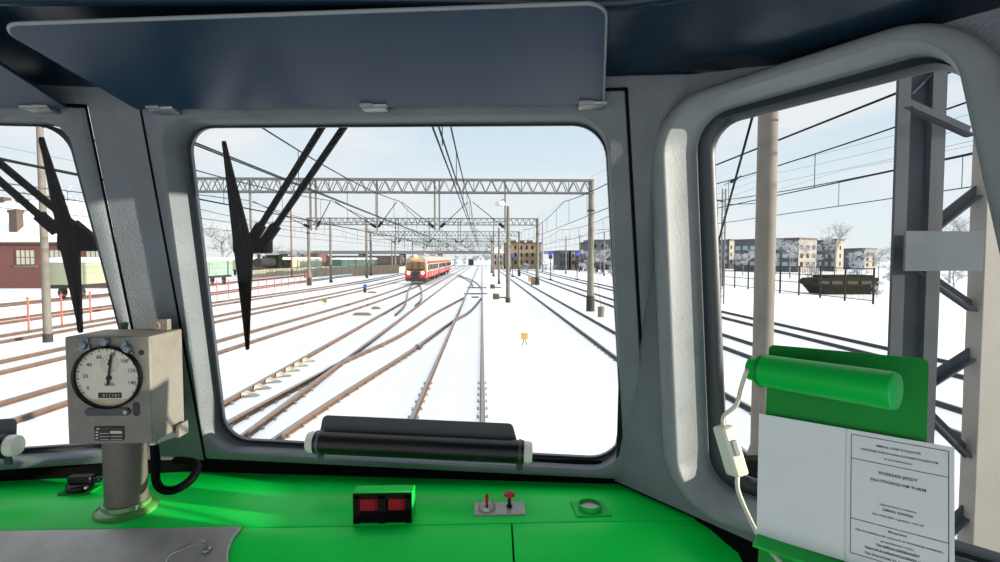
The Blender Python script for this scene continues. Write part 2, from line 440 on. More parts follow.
# ================================================================== SUN VISORS
def visor_mb():
    bl, br = onp(137, 106.5, PW(-.03)), onp(603, 101, PW(-.03))
    tl = atY(-5, 22.5, .775); tr_ = atY(606, 0.5, .70)
    lp = rquad([bl, br, tr_, tl], [.006, .006, .03, .035], 8)
    n = (br-bl).cross(tl-bl).normalized()
    return lp, n
vl, vn = visor_mb()
def visor(mir, label):
    fx = (lambda m: m.mirror(CX)) if mir else (lambda m: m)
    base = vl[0] if not mir else Vector((2*CX-vl[0].x, vl[0].y, vl[0].z))
    v = thing('sun_visor', base, label, 'visor')
    obj('visor_panel', fx(MB().slab(vl, vn*.006)), M_visor, v, smooth=20)
    k = len(vl); c = sum(vl, Vector())/k
    rim = MB(); path = vl[18:]+[vl[0]]          # rounded top edge and right edge get the bare metal rim
    path = vl[9:36]
    rim.tube([p+vn*.003 for p in path], .0032, 6)
    obj('rim', fx(rim), M_visedge, v, smooth=60)
    for px in ((162, 374, 592) if not mir else (162, 374, 592)):
        py = 106.5-5.5*(px-137)/466
        p = onp(px, py, PW(-.032))
        q = MB(); ux = Vector((1, -.1, 0)).normalized()
        R = Matrix((ux, Vector((.1, 1, 0)).normalized(), Vector((0, 0, 1)))).transposed()
        q.box(p+Vector((0, .012, -.006)), (.045, .03, .008), R)
        q.box(p+Vector((-.012, -.006, .004)), (.026, .012, .022), R)
        q.tube([p+ux*-.012+Vector((0, -.004, -.004)), p+ux*.026+Vector((0, -.004, -.004))], .0055, 8)
        obj('clip', fx(q), M_metal, v, bevel=.0015)
    return v
visor(False, 'wide navy sun visor folded up above the large windscreen')
visor(True, 'navy sun visor cut off at the picture edge above the left windscreen')

# ================================================================== DESK
DZ = -.53
dk = MB()
prof = [(1.295, DZ), (1.03, DZ), (1.022, DZ-.0035), (1.012, DZ-.004), (1.0, DZ-.007), (.985, DZ-.013), (.97, DZ-.021), (.72, DZ-.115), (.715, DZ-.135), (.73, DZ-.2), (1.295, DZ-.2)]
XL, XR, XSEAM = 2*CX-.8, .515, .0585
def desk_part(x0, x1, r=None):
    r = r or prof; m = MB()
    m.slab([W(x0, y, z) for y, z in r], (x1-x0, 0, 0)); return m
desk = thing('control_desk', W(CX, 1.1, DZ-.2), 'glossy green control desk below the windscreens', 'desk')
obj('desk_top', desk_part(XL, XR, [(1.295, DZ), (1.026, DZ), (1.022, DZ-.003), (1.022, DZ-.2), (1.295, DZ-.2)]), M_green, desk, smooth=50)
pf = [(1.020, DZ-.003), (1.012, DZ-.0045), (1.0, DZ-.007), (.985, DZ-.013), (.97, DZ-.021), (.72, DZ-.115), (.71, DZ-.135), (.73, DZ-.2), (1.02, DZ-.2)]
obj('front_panel', desk_part(XL, XSEAM-.002, pf), M_green, desk, smooth=50)
obj('front_panel', desk_part(XSEAM+.002, XR-.03, pf), M_green, desk, smooth=50)
def dz(y):                         # height of the sloping desk front
    for (y0, z0), (y1, z1) in zip(pf, pf[1:]):
        if y1 <= y <= y0: return z0+(z1-z0)*(y0-y)/(y0-y1)
    return DZ
# grey metal cover on the left part of the desk front
cv = MB(); a = [(1.0165, .004), (1.0, .003), (.985, .004), (.97, .005), (.715, .006)]
xr = lambda y: -.495+.0*(1.0165-y)
top = []
loops = []
cxr = [(-.470, 1.0165), (-.476, .990), (-.474, .965), (-.445, .90), (-.37, .72)]
for x, y in cxr: loops.append(W(x, y, dz(y)+.008))
lft = [W(XL+.01, y, dz(y)+.008) for x, y in cxr]
vs = lft+loops; n = len(cxr)
vs2 = [v-Vector((0, 0, .0075)) for v in vs]
fs = [(i, i+1, n+i+1, n+i) for i in range(n-1)]
cv.add(vs+vs2, fs+[tuple(2*n+k for k in f[::-1]) for f in fs]+[(i, n*2+i, n*2+i+1, i+1) for i in list(range(n-1))+list(range(n, 2*n-1))]+[(0, n, 3*n, 2*n), (n-1, 2*n-1, 4*n-1, 3*n-1)])
cvt = thing('metal_cover', W(-1.1, .9, dz(.9)+.008), 'worn bare grey metal cover plate on the left front of the desk', 'cover plate')
obj('plate', cv, M_gpanel, cvt, bevel=.003)
hd = MB()
p1 = atY(207, 553, .965); p1 = W(p1.x, .965, dz(.965)+.009)
hd.tube([p1, p1+Vector((0, 0, .014)), p1+Vector((-.008, -.006, .02)), p1+Vector((-.05, -.03, .010)), p1+Vector((-.056, -.034, -.006))], .0035, 8)
hd.lathe(p1, [(.009, 0), (.009, .003), (.006, .005)], 14)
obj('handle', hd, M_metal, cvt, smooth=60)

# ================================================================== SPEEDOMETER
YF = 1.04
T = lambda px, py, d=0: atY(px, py, YF-d)
bl_, tr_ = T(68.3, 444.5), T(149.3, 336.5)
sp = thing('speedometer', W(-.80, 1.10, DZ), 'grey hammered-metal speedometer box on a round pedestal', 'speedometer')
BD = .112
obj('housing', MB().box2((bl_.x, YF, bl_.z), (tr_.x, YF+BD, tr_.z)), M_tach, sp, bevel=.003, seg=3)
M_dial = mat('dial_cream', 'cfc9ba', .45, var=.05, vscale=30, dirt='a58d70', dirt_amt=.35, dscale=18)
dc = T(108.7, 377); rx, rz = 33.2/520*YF, 31/520*YF
def ell(cx, cz, ax, az, y, n=48, a0=0, a1=2*PI):
    return [Vector((cx+ax*math.cos(a0+(a1-a0)*k/n), y, cz+az*math.sin(a0+(a1-a0)*k/n))) for k in range(n)]
dial = obj('dial', MB().slab(ell(dc.x, dc.z, rx*.955, rz*.955, YF-.002), (0, .0015, 0)), M_dial, sp)
bz = MB(); e = lambda s, y: ell(dc.x, dc.z, rx*s, rz*s, y)
bz.loft([e(1.0, YF-.0002), e(1.0, YF-.009), e(.975, YF-.011), e(.93, YF-.009), e(.925, YF-.0022)])
obj('bezel', bz, M_black, sp, smooth=50)
mk = MB(); ux, uz = Vector((1, 0, 0)), Vector((0, 0, 1)); ym = YF-.0024
def TP(px, py): p = T(px, py); return Vector((p.x, ym, p.z))
for s, x, y in (('0', 88.9, 388), ('20', 86.3, 376), ('40', 90.2, 364.8), ('60', 99.8, 357), ('80', 113.8, 354), ('100', 125.2, 361), ('120', 132.2, 370.4), ('140', 132.6, 382.6)):
    text_to(mk, s, TP(x, y), ux, uz, .0105, bold=.012)
text_to(mk, 'km/h', TP(110.5, 384.3), ux, uz, .0098, bold=.008)
for k in range(33):
    a = math.radians(214-248*k/32); s0 = .90; s1 = .83 if k % 2 == 0 else .86
    p0 = Vector((dc.x+rx*s0*math.cos(a), ym, dc.z+rz*s0*math.sin(a))); p1 = Vector((dc.x+rx*s1*math.cos(a), ym, dc.z+rz*s1*math.sin(a)))
    mk.bar(p0, p1, .0012 if k % 2 else .0018, .0004, up=(0, 1, 0))
cc = TP(110.5, 363.5)
for k in range(24):
    a = 2*PI*k/24
    mk.bar(cc+Vector((.0145*math.cos(a), 0, .0145*math.sin(a))), cc+Vector((.0175*math.cos(a), 0, .0175*math.sin(a))), .0007, .0004, up=(0, 1, 0))
for k in range(12):
    a = 2*PI*k/12
    mk.bar(cc+Vector((.009*math.cos(a), 0, .009*math.sin(a))), cc+Vector((.012*math.cos(a), 0, .012*math.sin(a))), .0006, .0004, up=(0, 1, 0))
obj('dial_markings', mk, M_ink, dial, smooth=0, fix=False)
nd = MB(); pv = TP(110.2, 377.6); tip = TP(112.8, 354.5); tail = TP(109.6, 384.5); yo = Vector((0, -.003, 0))
nd.bar(pv+yo, tip+yo, .0035, .001, up=(0, 1, 0)); nd.bar(pv+yo, tail+yo, .0048, .001, up=(0, 1, 0))
nd.lathe(pv, [(.0048, 0), (.0048, .0035), (.003, .0045)], 16, axis=(0, -1, 0))
nd.bar(cc+yo, cc+yo+Vector((.001, 0, .009)), .0016, .001, up=(0, 1, 0)); nd.lathe(cc, [(.003, 0), (.003, .003)], 12, axis=(0, -1, 0))
obj('needle', nd, M_ink, dial)
od = MB(); a, b = T(99.3, 397.8), T(122.3, 392.2)
od.box2((a.x, YF-.0030, a.z), (b.x, YF-.0021, b.z))
odo = obj('odometer', od, M_black, dial)
dg = MB()
for k, ch in enumerate('011161'): text_to(dg, ch, Vector((a.x+.011+.0058*k, YF-.0033, (a.z+b.z)/2)), ux, uz, .0075)
obj('digits', dg, M_white, odo, smooth=0, fix=False)
lo = MB(); arc = [p for p in ell(dc.x, dc.z, rx*.92, rz*.92, YF-.0024, 160) if p.z < a.z-.001]
lo.add(arc, [tuple(range(len(arc)))]); obj('lower_dial', lo, mat('rusty_cream', 'b9a88e', .6, var=.15, vscale=60, dirt='7c5f45', dirt_amt=.6, dscale=40), dial, smooth=0)
for x, y, kind in ((85, 345, 1), (106.3, 341.8, 0), (128.5, 349, 1)):
    q = MB(); p = T(x, y)
    q.lathe(p, [(.0085, 0), (.0085, .006), (.0065, .009), (0, .010)], 18, axis=(0, -1, 0))
    if kind:
        s = 1 if x > 100 else -1
        t = [p+Vector((s*dx, 0, dz_)) for dx, dz_ in ((.012, -.010), (-.004, .016), (-.014, .004), (-.006, -.010))]
        if x < 100: t = [p+Vector((dx, 0, dz_)) for dx, dz_ in ((-.016, -.008), (.008, .014), (.012, -.008), (0, -.012))]
        q.slab(t, (0, -.004, 0))
    obj('latch' if kind else 'screw', q, mat('latch_blue_grey', '6f7a82', .35, metal=.5), sp, smooth=40)
q = MB(); q.lathe(T(141.5, 352.5), [(.0055, -.0003), (.0055, .0006)], 18, axis=(0, -1, 0)); obj('screw_hole', q, M_black, sp)
p = T(108.5, 411.5); lp = rquad([p+Vector((dx, -.004, dz_)) for dx, dz_ in ((-.043, -.0075), (.043, -.0075), (.043, .0075), (-.043, .0075))], .0072)
lv = obj('lever_strip', MB().slab(lp, (0, .0042, 0)), mat('dark_slate', '2b3236', .45), sp)
q = MB(); q.lathe(p+Vector((.036, -.004, 0)), [(.005, 0), (.004, .003)], 12, axis=(0, -1, 0)); obj('pin', q, M_metal, lv)
p = T(136.5, 409); lp = rquad([p+Vector((dx, -.0012, dz_)) for dx, dz_ in ((-.0065, -.014), (.0065, -.014), (.0065, .014), (-.0065, .014))], .0062)
obj('key_slot', MB().slab(lp, (0, .0015, 0)), M_black, sp)
a, b = T(95, 440.5), T(124.3, 426)
npz = MB(); npz.box2((a.x, YF-.002, a.z), (b.x, YF+.0003, b.z)); npl = obj('name_plate', npz, M_black, sp, bevel=.001)
q = MB(); wx = (b.x-a.x); hz = b.z-a.z
def npr(u0, v0, u1, v1): q.box2((a.x+wx*u0, YF-.0026, a.z+hz*v0), (a.x+wx*u1, YF-.0019, a.z+hz*v1))
for u0, v0, u1, v1 in ((.10, .80, .18, .90), (.06, .56, .14, .66), (.06, .36, .14, .46), (.06, .14, .14, .24), (.20, .08, .48, .11), (.55, .08, .94, .11), (.18, .28, .5, .31), (.55, .28, .94, .31), (.55, .50, .94, .68), (.18, .5, .5, .53)): npr(u0, v0, u1, v1)
obj('engraving', q, mat('engraved_silver', 'b9b9b4', .5), npl, smooth=0)
colm = MB(); pc = W(-.775, 1.10, DZ); pc.x = atY(126, 480, 1.10).x
rc_ = 18.2/520*1.1
colm.lathe(pc, [(rc_*1.06, .012), (rc_*1.06, .02), (rc_, .022), (rc_, bl_.z-pc.z+.001)], 36)
obj('pedestal', colm, mat('pedestal_grey', '5c5852', .5, var=.12, vscale=30, bump=.2, bscale=300), sp, smooth=40)
fl = MB(); fl.lathe(pc, [(rc_*1.5, 0), (rc_*1.5, .006), (rc_*1.42, .009), (rc_*1.15, .012), (rc_*1.12, .02), (rc_*1.0, .021)], 40)
obj('base_flange', fl, mat('worn_green_flange', '4f8a45', .3, coat=.3, var=.15, vscale=30), sp, smooth=40)
hs = MB(); h0 = W(tr_.x-.016, 1.07, bl_.z-H-.002)
hp = [h0, h0+Vector((.002, 0, -.05)), h0+Vector((.004, -.003, -.085)), h0+Vector((.016, -.003, -.103)), h0+Vector((.038, 0, -.106)), h0+Vector((.060, .012, -.095)), h0+Vector((.066, .03, -.082)), h0+Vector((.056, .05, -.072)), h0+Vector((.03, .062, -.070)), h0+Vector((.0, .07, -.072))]
def smoothp(pts, n=6):
    pts = [Vector(p) for p in pts]; out = []
    for i in range(len(pts)-1):
        p0, p1, p2, p3 = pts[max(i-1, 0)], pts[i], pts[i+1], pts[min(i+2, len(pts)-1)]
        for j in range(n):
            t = j/n; out.append(.5*((2*p1)+(-p0+p2)*t+(2*p0-5*p1+4*p2-p3)*t*t+(-p0+3*p1-3*p2+p3)*t**3))
    return out+[pts[-1]]
hs.tube(smoothp(hp), .0085, 10); obj('hose', hs, M_rub, sp, smooth=60)
hf = MB(); hf.lathe(h0+Vector((0, 0, .001)), [(.0105, -.01), (.0105, .0), (.0095, .002)], 16); obj('hose_collar', hf, M_metal, sp)
br = MB(); p = W(tr_.x, YF+BD, bl_.z-H)
br.box(p+Vector((-.002, -.012, .0)), (.03, .004, .026)); br.box(p+Vector((.012, -.03, .002)), (.005, .035, .026))
obj('rear_bracket', br, M_tach, sp)
br = MB(); p = T(146, 336); br.box2((p.x-.035, YF+.09, p.z-.001), (p.x-.012, YF+.105, p.z+.022)); br.lathe(Vector((p.x-.035, YF+.097, p.z+.009)), [(.009, 0), (.009, .01)], 14, axis=(0, -1, 0))
obj('top_bracket', br, M_tach, sp, bevel=.001)
# black knob on the desk beside it
kp = W(atY(83.5, 486, 1.205).x, 1.195, DZ)
kn = thing('rotary_knob', kp, 'black rotary knob on the desk left of the speedometer', 'knob')
q = MB(); lp = rquad([kp+Vector((dx, dy, .0)) for dx, dy in ((-.035, -.025), (.033, -.025), (.033, .022), (-.035, .022))], .008); q.slab(lp, (0, 0, .004)); obj('plate', q, M_greend, kn)
q = MB(); q.lathe(kp+Vector((0, 0, .004)), [(.025, 0), (.027, .004), (.026, .012), (.020, .016)], 26); obj('base', q, M_black, kn, smooth=50)
q = MB(); q.box(kp+Vector((.004, 0, .028)), (.052, .022, .018)); q.box(kp+Vector((.032, 0, .025)), (.03, .014, .011)); obj('grip', q, M_black, kn, bevel=.004)

# ================================================================== DEFROSTER TUBES
def heater(mir, label):
    fx = (lambda m: m.mirror(CX)) if mir else (lambda m: m)
    dx_ = Vector((-.03, 0, 0)) if mir else Vector((0, 0, 0))
    a = onp(316, 442, PW(-.045))+dx_; b = onp(524, 452, PW(-.045))+dx_; d = (b-a).normalized()
    base = (a+b)/2-Vector((0, 0, .04))
    if mir: base.x = 2*CX-base.x
    h = thing('windscreen_heater', base, label, 'heater')
    obj('tube', fx(MB().tube([a, b], .0255, 28)), M_black, h, smooth=40)
    for p, s in ((a, -1), (b, 1)):
        q = MB(); q.lathe(p, [(.0235, -.001), (.0235, .012), (.021, .018), (.0, .019)], 24, axis=d*s); obj('end_cap', fx(q), M_white, h, smooth=40)
        q = MB(); q.lathe(p-d*s*.012, [(.0272, 0), (.0272, .006)], 24, axis=d*s)
        q.bar(p-d*s*.009, p-d*s*.009-Vector((0, -.008, .043)), .014, .006, up=(0, 1, 0)); obj('bracket', fx(q), M_gask, h)
    u = Vector((0, .25, 1)).normalized()
    c0, c1 = a+d*.002, b-d*.012
    q = MB(); o = Vector((0, .018, .010))
    prof_ = [(-.004, -.03), (.004, .0), (.004, .034), (-.002, .044)]
    l1 = rquad([c0+o, c1+o, c1+o+u*.044-d*.012, c0+o+u*.044+d*.006], [.002, .002, .012, .012], 4)
    q.slab(l1, (0, .003, 0))
    obj('deflector', fx(q), M_rub if False else mat('dark_grey_sheet', '34383b', .4, var=.1, vscale=20), h)
    return h
heater(False, 'black tubular heater with white end caps on the large windscreen sill')
heater(True, 'black tubular heater with white cap at the left windscreen sill')

# ================================================================== DESK CONTROLS
def onD(px, py, z=DZ): return gnd(px, py, H+z)
# indicator box
p = onD(352.5, 523); x0 = p.x; y0 = p.y; x1 = onD(413, 523).x
hgt = (523-491)/520*y0
ib = thing('indicator_box', W((x0+x1)/2, y0+.03, DZ), 'green box with two red lit indicators on the desk', 'indicator')
cs = MB(); t = .004
cs.hexa([Vector((x0, y0, H+DZ)), Vector((x1, y0, H+DZ)), Vector((x1, y0+.04, H+DZ)), Vector((x0, y0+.04, H+DZ)), Vector((x0, y0, H+DZ+hgt)), Vector((x1, y0, H+DZ+hgt)), Vector((x1, y0+.034, H+DZ+hgt-.002)), Vector((x0, y0+.034, H+DZ+hgt-.002))])
obj('case', cs, M_green2, ib, bevel=.002)
fc = MB(); fc.box2((x0+.003, y0-.0025, H+DZ+.001), (x1-.003, y0+.001, H+DZ+hgt-.003))
for u0, u1, v0, v1 in ((.0, .1, .0, .9), (.43, .55, .0, .9), (.9, 1, 0, .9), (0, 1, .8, .95)):
    fc.box2((x0+.003+(x1-x0-.006)*u0, y0-.006, H+DZ+.001+hgt*v0), (x0+.003+(x1-x0-.006)*u1, y0-.002, H+DZ+.001+hgt*v1))
obj('face', fc, MATS['matt_black'], ib)
M_led = mat('red_lamp', '560812', .5, emit='d81428', estr=.03, var=.3, vscale=200, spec=.1)
for u in (.28, .745):
    q = MB(); cx_ = x0+(x1-x0)*u; q.box2((cx_-.018, y0-.0042, H+DZ+hgt*.42), (cx_+.018, y0-.0024, H+DZ+hgt*.78)); obj('lamp', q, M_led, ib)
# toggle plate
a, b = onD(474, 516.5), onD(524, 503)
tp = thing('switch_plate', W((a.x+b.x)/2, (a.y+b.y)/2, DZ), 'grey steel plate with red lever and red mushroom button', 'switch panel')
obj('plate', MB().box2((a.x, a.y, H+DZ), (b.x, b.y, H+DZ+.004)), M_gpanel, tp, bevel=.001)
p = W(atY(487, 510, a.y).x, (a.y+b.y)/2, DZ+.004); q = MB(); q.lathe(p, [(.0185, 0), (.0175, .006), (.013, .012), (.007, .015), (0, .016)], 24); dome = obj('dome', q, mat('pale_metal', 'b0afa8', .35, metal=.3), tp, smooth=60)
q = MB(); q.tube([p+Vector((0, -.004, .008)), p+Vector((0, -.008, .032))], [.0034, .004], 10); obj('lever', q, M_red, dome)
q = MB(); q.box(p+Vector((0, -.008, .011)), (.004, .018, .006)); obj('slot', q, M_black, dome)
p = W(atY(509.5, 510, (a.y+b.y)/2).x, (a.y+b.y)/2+.004, DZ+.004); q = MB(); q.lathe(p, [(.006, 0), (.006, .004), (.0035, .005), (.0035, .022)], 14); stem = obj('button_stem', q, M_black, tp)
q = MB(); q.lathe(p+Vector((0, 0, .021)), [(.0035, 0), (.012, .003), (.0125, .006), (.010, .009), (0, .010)], 20); obj('button_cap', q, M_red, tp, smooth=60)
# ring holder
c = [onD(577, 518), onD(612, 516.5), onD(601, 501.5), onD(570, 503.5)]
rh = thing('ring_holder', sum(c, Vector())/4, 'green square plate with a raised ring on the right of the desk', 'holder')
obj('plate', MB().slab([v for v in c], (0, 0, .004)), M_green2, rh, bevel=.0015)
p = sum(c, Vector())/4+Vector((0, 0, .004)); q = MB(); q.lathe(p, [(.025, 0), (.0245, .009), (.023, .010), (.0215, .009), (.0215, .001), (0, .0012)], 28); obj('ring', q, M_green2, rh, smooth=40)
q = MB(); q.lathe(p, [(.0203, .0015), (.0203, .003), (0, .0031)], 28); obj('ring_floor', q, M_gpanel, rh)

# ================================================================== TIMETABLE BOARD, LAMP, PAPER
nP = Vector((.848, 1, -.15)); kP = nP.length; nP /= kP
PP = lambda off=0: (nP, (1.161+.15*.238)/kP+off)
def qP(c, off=0): return [onp(x, y, PP(off)) for x, y in c]
bd = thing('timetable_board', onp(842, 562, PP(.01)), 'green metal holder board standing before the right side window', 'board')
lp = rquad(qP([(769, 344.5), (929, 359), (921, 640), (756, 600)], .006), [.008, .008, .002, .002])
obj('board', MB().slab(lp, nP*.003), M_greend, bd)
a, b = onp(757, 533, PP(-.001)), onp(960, 600, PP(-.001))
lip = MB(); tow = -nP*.03; dn = Vector((0, 0, -.02))
lip.hexa([a+dn*.3, b+dn*.3, b+nP*.008+dn*.3, a+nP*.008+dn*.3, a, b, b+nP*.008, a+nP*.008])
lip.hexa([a+tow+dn*.6, b+tow+dn*.6, b+dn*.3, a+dn*.3, a+tow+dn*.35, b+tow+dn*.35, b, a])
obj('ledge', lip, M_green2, bd, bevel=.001)
# strip lamp on the board
c0, c1 = onp(763, 370.5, PP(-.03)), onp(894, 391, PP(-.075)); d = (c1-c0).normalized(); rl = .0245
lm = thing('reading_lamp', (c0+c1)/2-Vector((0, 0, rl)), 'green tubular reading lamp on top of the timetable board', 'lamp')
obj('lamp_tube', MB().lathe(c0, [(rl, 0), (rl, (c1-c0).length), ], 32, axis=d), M_green2, lm, smooth=40, bevel=.002)
q = MB(); q.lathe(c0-d*.014, [(rl*.62, -.006), (rl*.72, -.005), (rl*.72, .008), (rl*.9, .0085), (rl*.9, .0135)], 28, axis=d); obj('end_cap', q, M_green2, lm, smooth=40)
q = MB(); q.lathe(c1, [(rl*.93, .0), (rl*.93, .003), (rl*.9, .0035)], 28, axis=d); obj('end_disc', q, mat('pale_green_disc', '34d06a', .6, spec=.1), lm, smooth=40)
q = MB(); q.box((c0+c1)/2+nP*.034, (.03, .03, .02)); obj('bracket', q, M_greend, lm)
q = MB(); q.lathe(c0-d*.002, [(rl*1.03, 0), (rl*1.03, .004)], 28, axis=d); obj('collar', q, M_greend, lm)
# inline switch and cable
sc_ = [onp(x, y, PS(-.07)) for x, y in ((719, 426), (733, 431), (742, 470), (728, 474))]
ctr = sum(sc_, Vector())/4
isw = thing('inline_cable_switch', ctr-Vector((0, 0, .035)), 'white inline switch hanging on its cable before the side window frame', 'switch')
ax = (onp(735.5, 473, PS(-.07))-onp(722, 427, PS(-.07))).normalized(); nn = -nS; xx = ax.cross(nn).normalized()
Rm = Matrix((xx, nn, ax)).transposed()
Rt = Matrix.Rotation(.45, 3, ax) @ Rm
obj('switch_body', MB().box(ctr, (.034, .024, .083), Rt), M_white, isw, bevel=.004, seg=3)
q = MB(); q.box(ctr+Rt @ Vector((-.0175, 0, -.006)), (.004, .009, .026), Rt); obj('rocker', q, mat('grey_plastic', '85888a', .4), isw, bevel=.001)
cb = MB()
e0 = c0-d*.02; s0 = ctr-ax*.041; s1 = ctr+ax*.041
m1 = onp(741, 388, PS(-.11)); m2 = onp(736, 405, PS(-.1)); m3 = onp(724, 416, PS(-.08))
cb.tube(smoothp([e0, onp(746, 373, PS(-.13)), m1, m2, m3, s0]), .0036, 8)
cb.tube(smoothp([s1, onp(738, 490, PS(-.09)), onp(748, 515, PS(-.10)), onp(760, 538, PS(-.12)), onp(775, 556, PS(-.15)), onp(793, 580, PS(-.18))]), .0036, 8)
tag(obj('lamp_cable', cb, mat('cream_cable', 'cfccc0', .45), None, smooth=60), 'thin cream cable from the reading lamp through the white switch', 'cable')
# the paper sheet
pa = [onp(759, 413.5, PP(-.002)), onp(954.5, 447.5, PP(-.002)), onp(949, 605, PP(-.002)), onp(756.5, 534, PP(-.002))]
tl_, tr2, br2, bl2 = pa
br2 = tr2+(bl2-tl_)*1.0
pu = (tr2-tl_); pv_ = (bl2-tl_)
sh = thing('timetable_sheet', (bl2+br2)/2, 'opened white timetable sheet with printed right page on the green ledge', 'paper')
def PQ(u, v, off=0): return tl_+pu*u+pv_*v-nP*off
obj('sheet', MB().slab([PQ(0, 0), PQ(1, 0), PQ(1, 1), PQ(0, 1)], nP*.0012), M_paper, sh)
un, vn_ = pu.normalized(), (-pv_).normalized(); PWD, PHT = pu.length, pv_.length
def uv(px, py):
    p = onp(px, py, PP(-.002)); w = p-tl_
    a11, a12, a22 = pu.dot(pu), pu.dot(pv_), pv_.dot(pv_); b1, b2 = w.dot(pu), w.dot(pv_); de = a11*a22-a12*a12
    return (b1*a22-b2*a12)/de, (a11*b2-a12*b1)/de
ln = MB()
def line(p, q_, w=.0007):
    ln.bar(p, q_, w, .0003, up=nP)
U0, V0 = uv(851, 434); U1, _ = uv(948, 450)
V1 = uv(849.5, 457.5)[1]; V2 = uv(848, 517)[1]; V3 = uv(846, 551)[1]
U0 = uv(851.5, 434)[0]; U1 = uv(948.7, 450)[0]; UF = uv(846.5, 432)[0]
fold = MB(); fold.add([PQ(UF-.006, 0, .0004), PQ(UF, 0, .0018), PQ(UF+.006, 0, .0004), PQ(UF-.006, 1, .0004), PQ(UF, 1, .0018), PQ(UF+.006, 1, .0004)], [(0, 1, 4, 3), (1, 2, 5, 4)])
obj('fold', fold, M_paper, sh, smooth=0)
for v_ in (V0, V1, V2, V3): line(PQ(U0, v_, .0006), PQ(U1, v_, .0006))
line(PQ(U0, V0, .0006), PQ(U0, V3, .0006)); line(PQ(U1, V0, .0006), PQ(U1, V3, .0006))
obj('ruled_border', ln, M_ink, sh, smooth=0)
pt = MB(); UC = (U0+U1)/2; WD = (U1-U0)*PWD
def ptxt(s, px, py, frac, bold=.01, ul=False):
    v_ = uv(px, py)[1]
    text_to(pt, s, PQ(UC, v_, .0007), un, vn_, 1e-9, bold=bold)
    vs = TXT[(s, 'CENTER', bold)][0]; wid = max(p.x for p in vs)-min(p.x for p in vs)
    size = frac*WD/wid
    text_to(pt, s, PQ(UC, v_, .0007), un, vn_, size, bold=bold)
    if ul: pt.bar(PQ(UC, v_, .0007)-un*frac*WD/2-vn_*size*.45, PQ(UC, v_, .0007)+un*frac*WD/2-vn_*size*.45, .0004, .0002, up=nP)
XC = 899
for s, py, fr, bo, ul in (('SIMRAIL LINIE KOLEJOWE', 450, .46, .012, 0), ('CENTRUM STEROWANIA RUCHEM KOLEJOWYM', 456, .80, .012, 0), ('W KATOWICACH', 462, .29, .012, 0),
        ('ROZK\u0141AD JAZDY', 477, .40, .02, 0), ('DLA POCI\u0104GU NR 914038', 485, .57, .02, 0),
        ('wygenerowano w systemie', 508.5, .38, .01, 0), ('SIMRAIL EXPRESS', 513.5, .31, .012, 0), ('dnia 10.06.2025 o godzinie 16:41:07', 520, .53, .012, 0),
        ('Maszynisto!', 534.5, .19, .012, 0), ('U\u017cywaj radio\u0142\u0105czno\u015bci wy\u0142\u0105cznie do komunikacji zwi\u0105zanej z', 540.5, .90, .012, 0), ('prowadzeniem ruchu.', 546, .34, .012, 0),
        ('Nie zak\u0142\u00f3caj radio\u0142\u0105czno\u015bci!', 550.5, .44, .016, 1), ('Stosuj si\u0119 do wskazanych pr\u0119dko\u015bci rozk\u0142adu!', 556, .68, .016, 1), ('Nie dopuszczaj do zagro\u017ce\u0144 w ruchu', 562, .68, .012, 0)):
    ptxt(s, XC, py, fr, bo, ul)
obj('printed_text', pt, M_ink, sh, smooth=0, fix=False)

# ================================================================== WIPERS (outside the glass)
def wiper(c, plane, label, tip, hubpx, bot, arms):
    base = onp(*hubpx, plane(.12))
    w = thing('windscreen_wiper', base, label, 'wiper')
    m = MB(); mid = (hubpx[0]-1, hubpx[1])
    P0, P1, P2 = onp(*tip, plane(.085)), onp(hubpx[0]-3, hubpx[1]+4, plane(.085)), onp(*bot, plane(.085))
    side = Vector((1, 0, 0))
    def strip(ps, ws, th, off):
        for (p, a), (q_, b_) in zip(zip(ps, ws), zip(ps[1:], ws[1:])):
            o = nW*off; t_ = nW*th
            m.hexa([p-side*a+o, p+side*a+o, p+side*a+o+t_, p-side*a+o+t_, q_-side*b_+o, q_+side*b_+o, q_+side*b_+o+t_, q_-side*b_+o+t_])
    strip([P0, P0.lerp(P1, .45), P1, P1.lerp(P2, .4), P2], [.003, .011, .021, .013, .003], .006, 0)
    strip([P0.lerp(P1, .02), P1, P2.lerp(P1, .02)], [.002, .004, .002], .012, -.004)
    obj('blade', m, M_rub, w, smooth=0)
    q = MB(); hb = onp(hubpx[0], hubpx[1], plane(.105)); q.box(hb+Vector((.012, .01, 0)), (.078, .045, .037)); obj('hub', q, M_rub, w, bevel=.006)
    for a, b in arms:
        q = MB(); A, B = onp(*a, plane(.115)), onp(*b, plane(.10)); q.bar(A, B, .013, .012, up=nW)
        dd = (A-B).normalized(); q.bar(A-dd*.045, A+dd*.005, .022, .018, up=nW); obj('arm', q, M_rub, w, bevel=.002)
wiper(1, PW, 'black wiper with twin arms across the large windscreen', (223, 141), (246, 245.5), (247, 350), [((252, 240), (340, 98)), ((266, 240), (364, 98))])
nWl = Vector((-nW.x, nW.y, nW.z)); PWl = lambda off=0: (nWl, nWl.dot(Vector((2*CX, 0, 0)))+1.073/kW+off)
wiper(2, PWl, 'black wiper with twin arms across the left windscreen', (40, 137), (72, 243), (80, 333), [((90, 238), (-62, 112)), ((56, 230), (-62, 127))])
# ================================================================== OUTSIDE
GZ = -.14
CX = -.75                      # centre line of the cab track
g = MB(); gv = []; gf = []
xs = [-700, -300, -120, -60, -30, -10, 10, 17, 20, 24, 28, 40, 80, 200, 700]; ys = [-60, -20, 0, 10, 20, 40, 80, 160, 320, 900]
for y in ys:
    for x in xs: gv.append((x, y, GZ))
for j in range(len(ys)-1):
    for i in range(len(xs)-1):
        a = j*len(xs)+i; gf.append((a, a+1, a+len(xs)+1, a+len(xs)))
g.add(gv, gf); struct('ground', g, M_snow, 'snow covered ground of the rail yard', smooth=0)
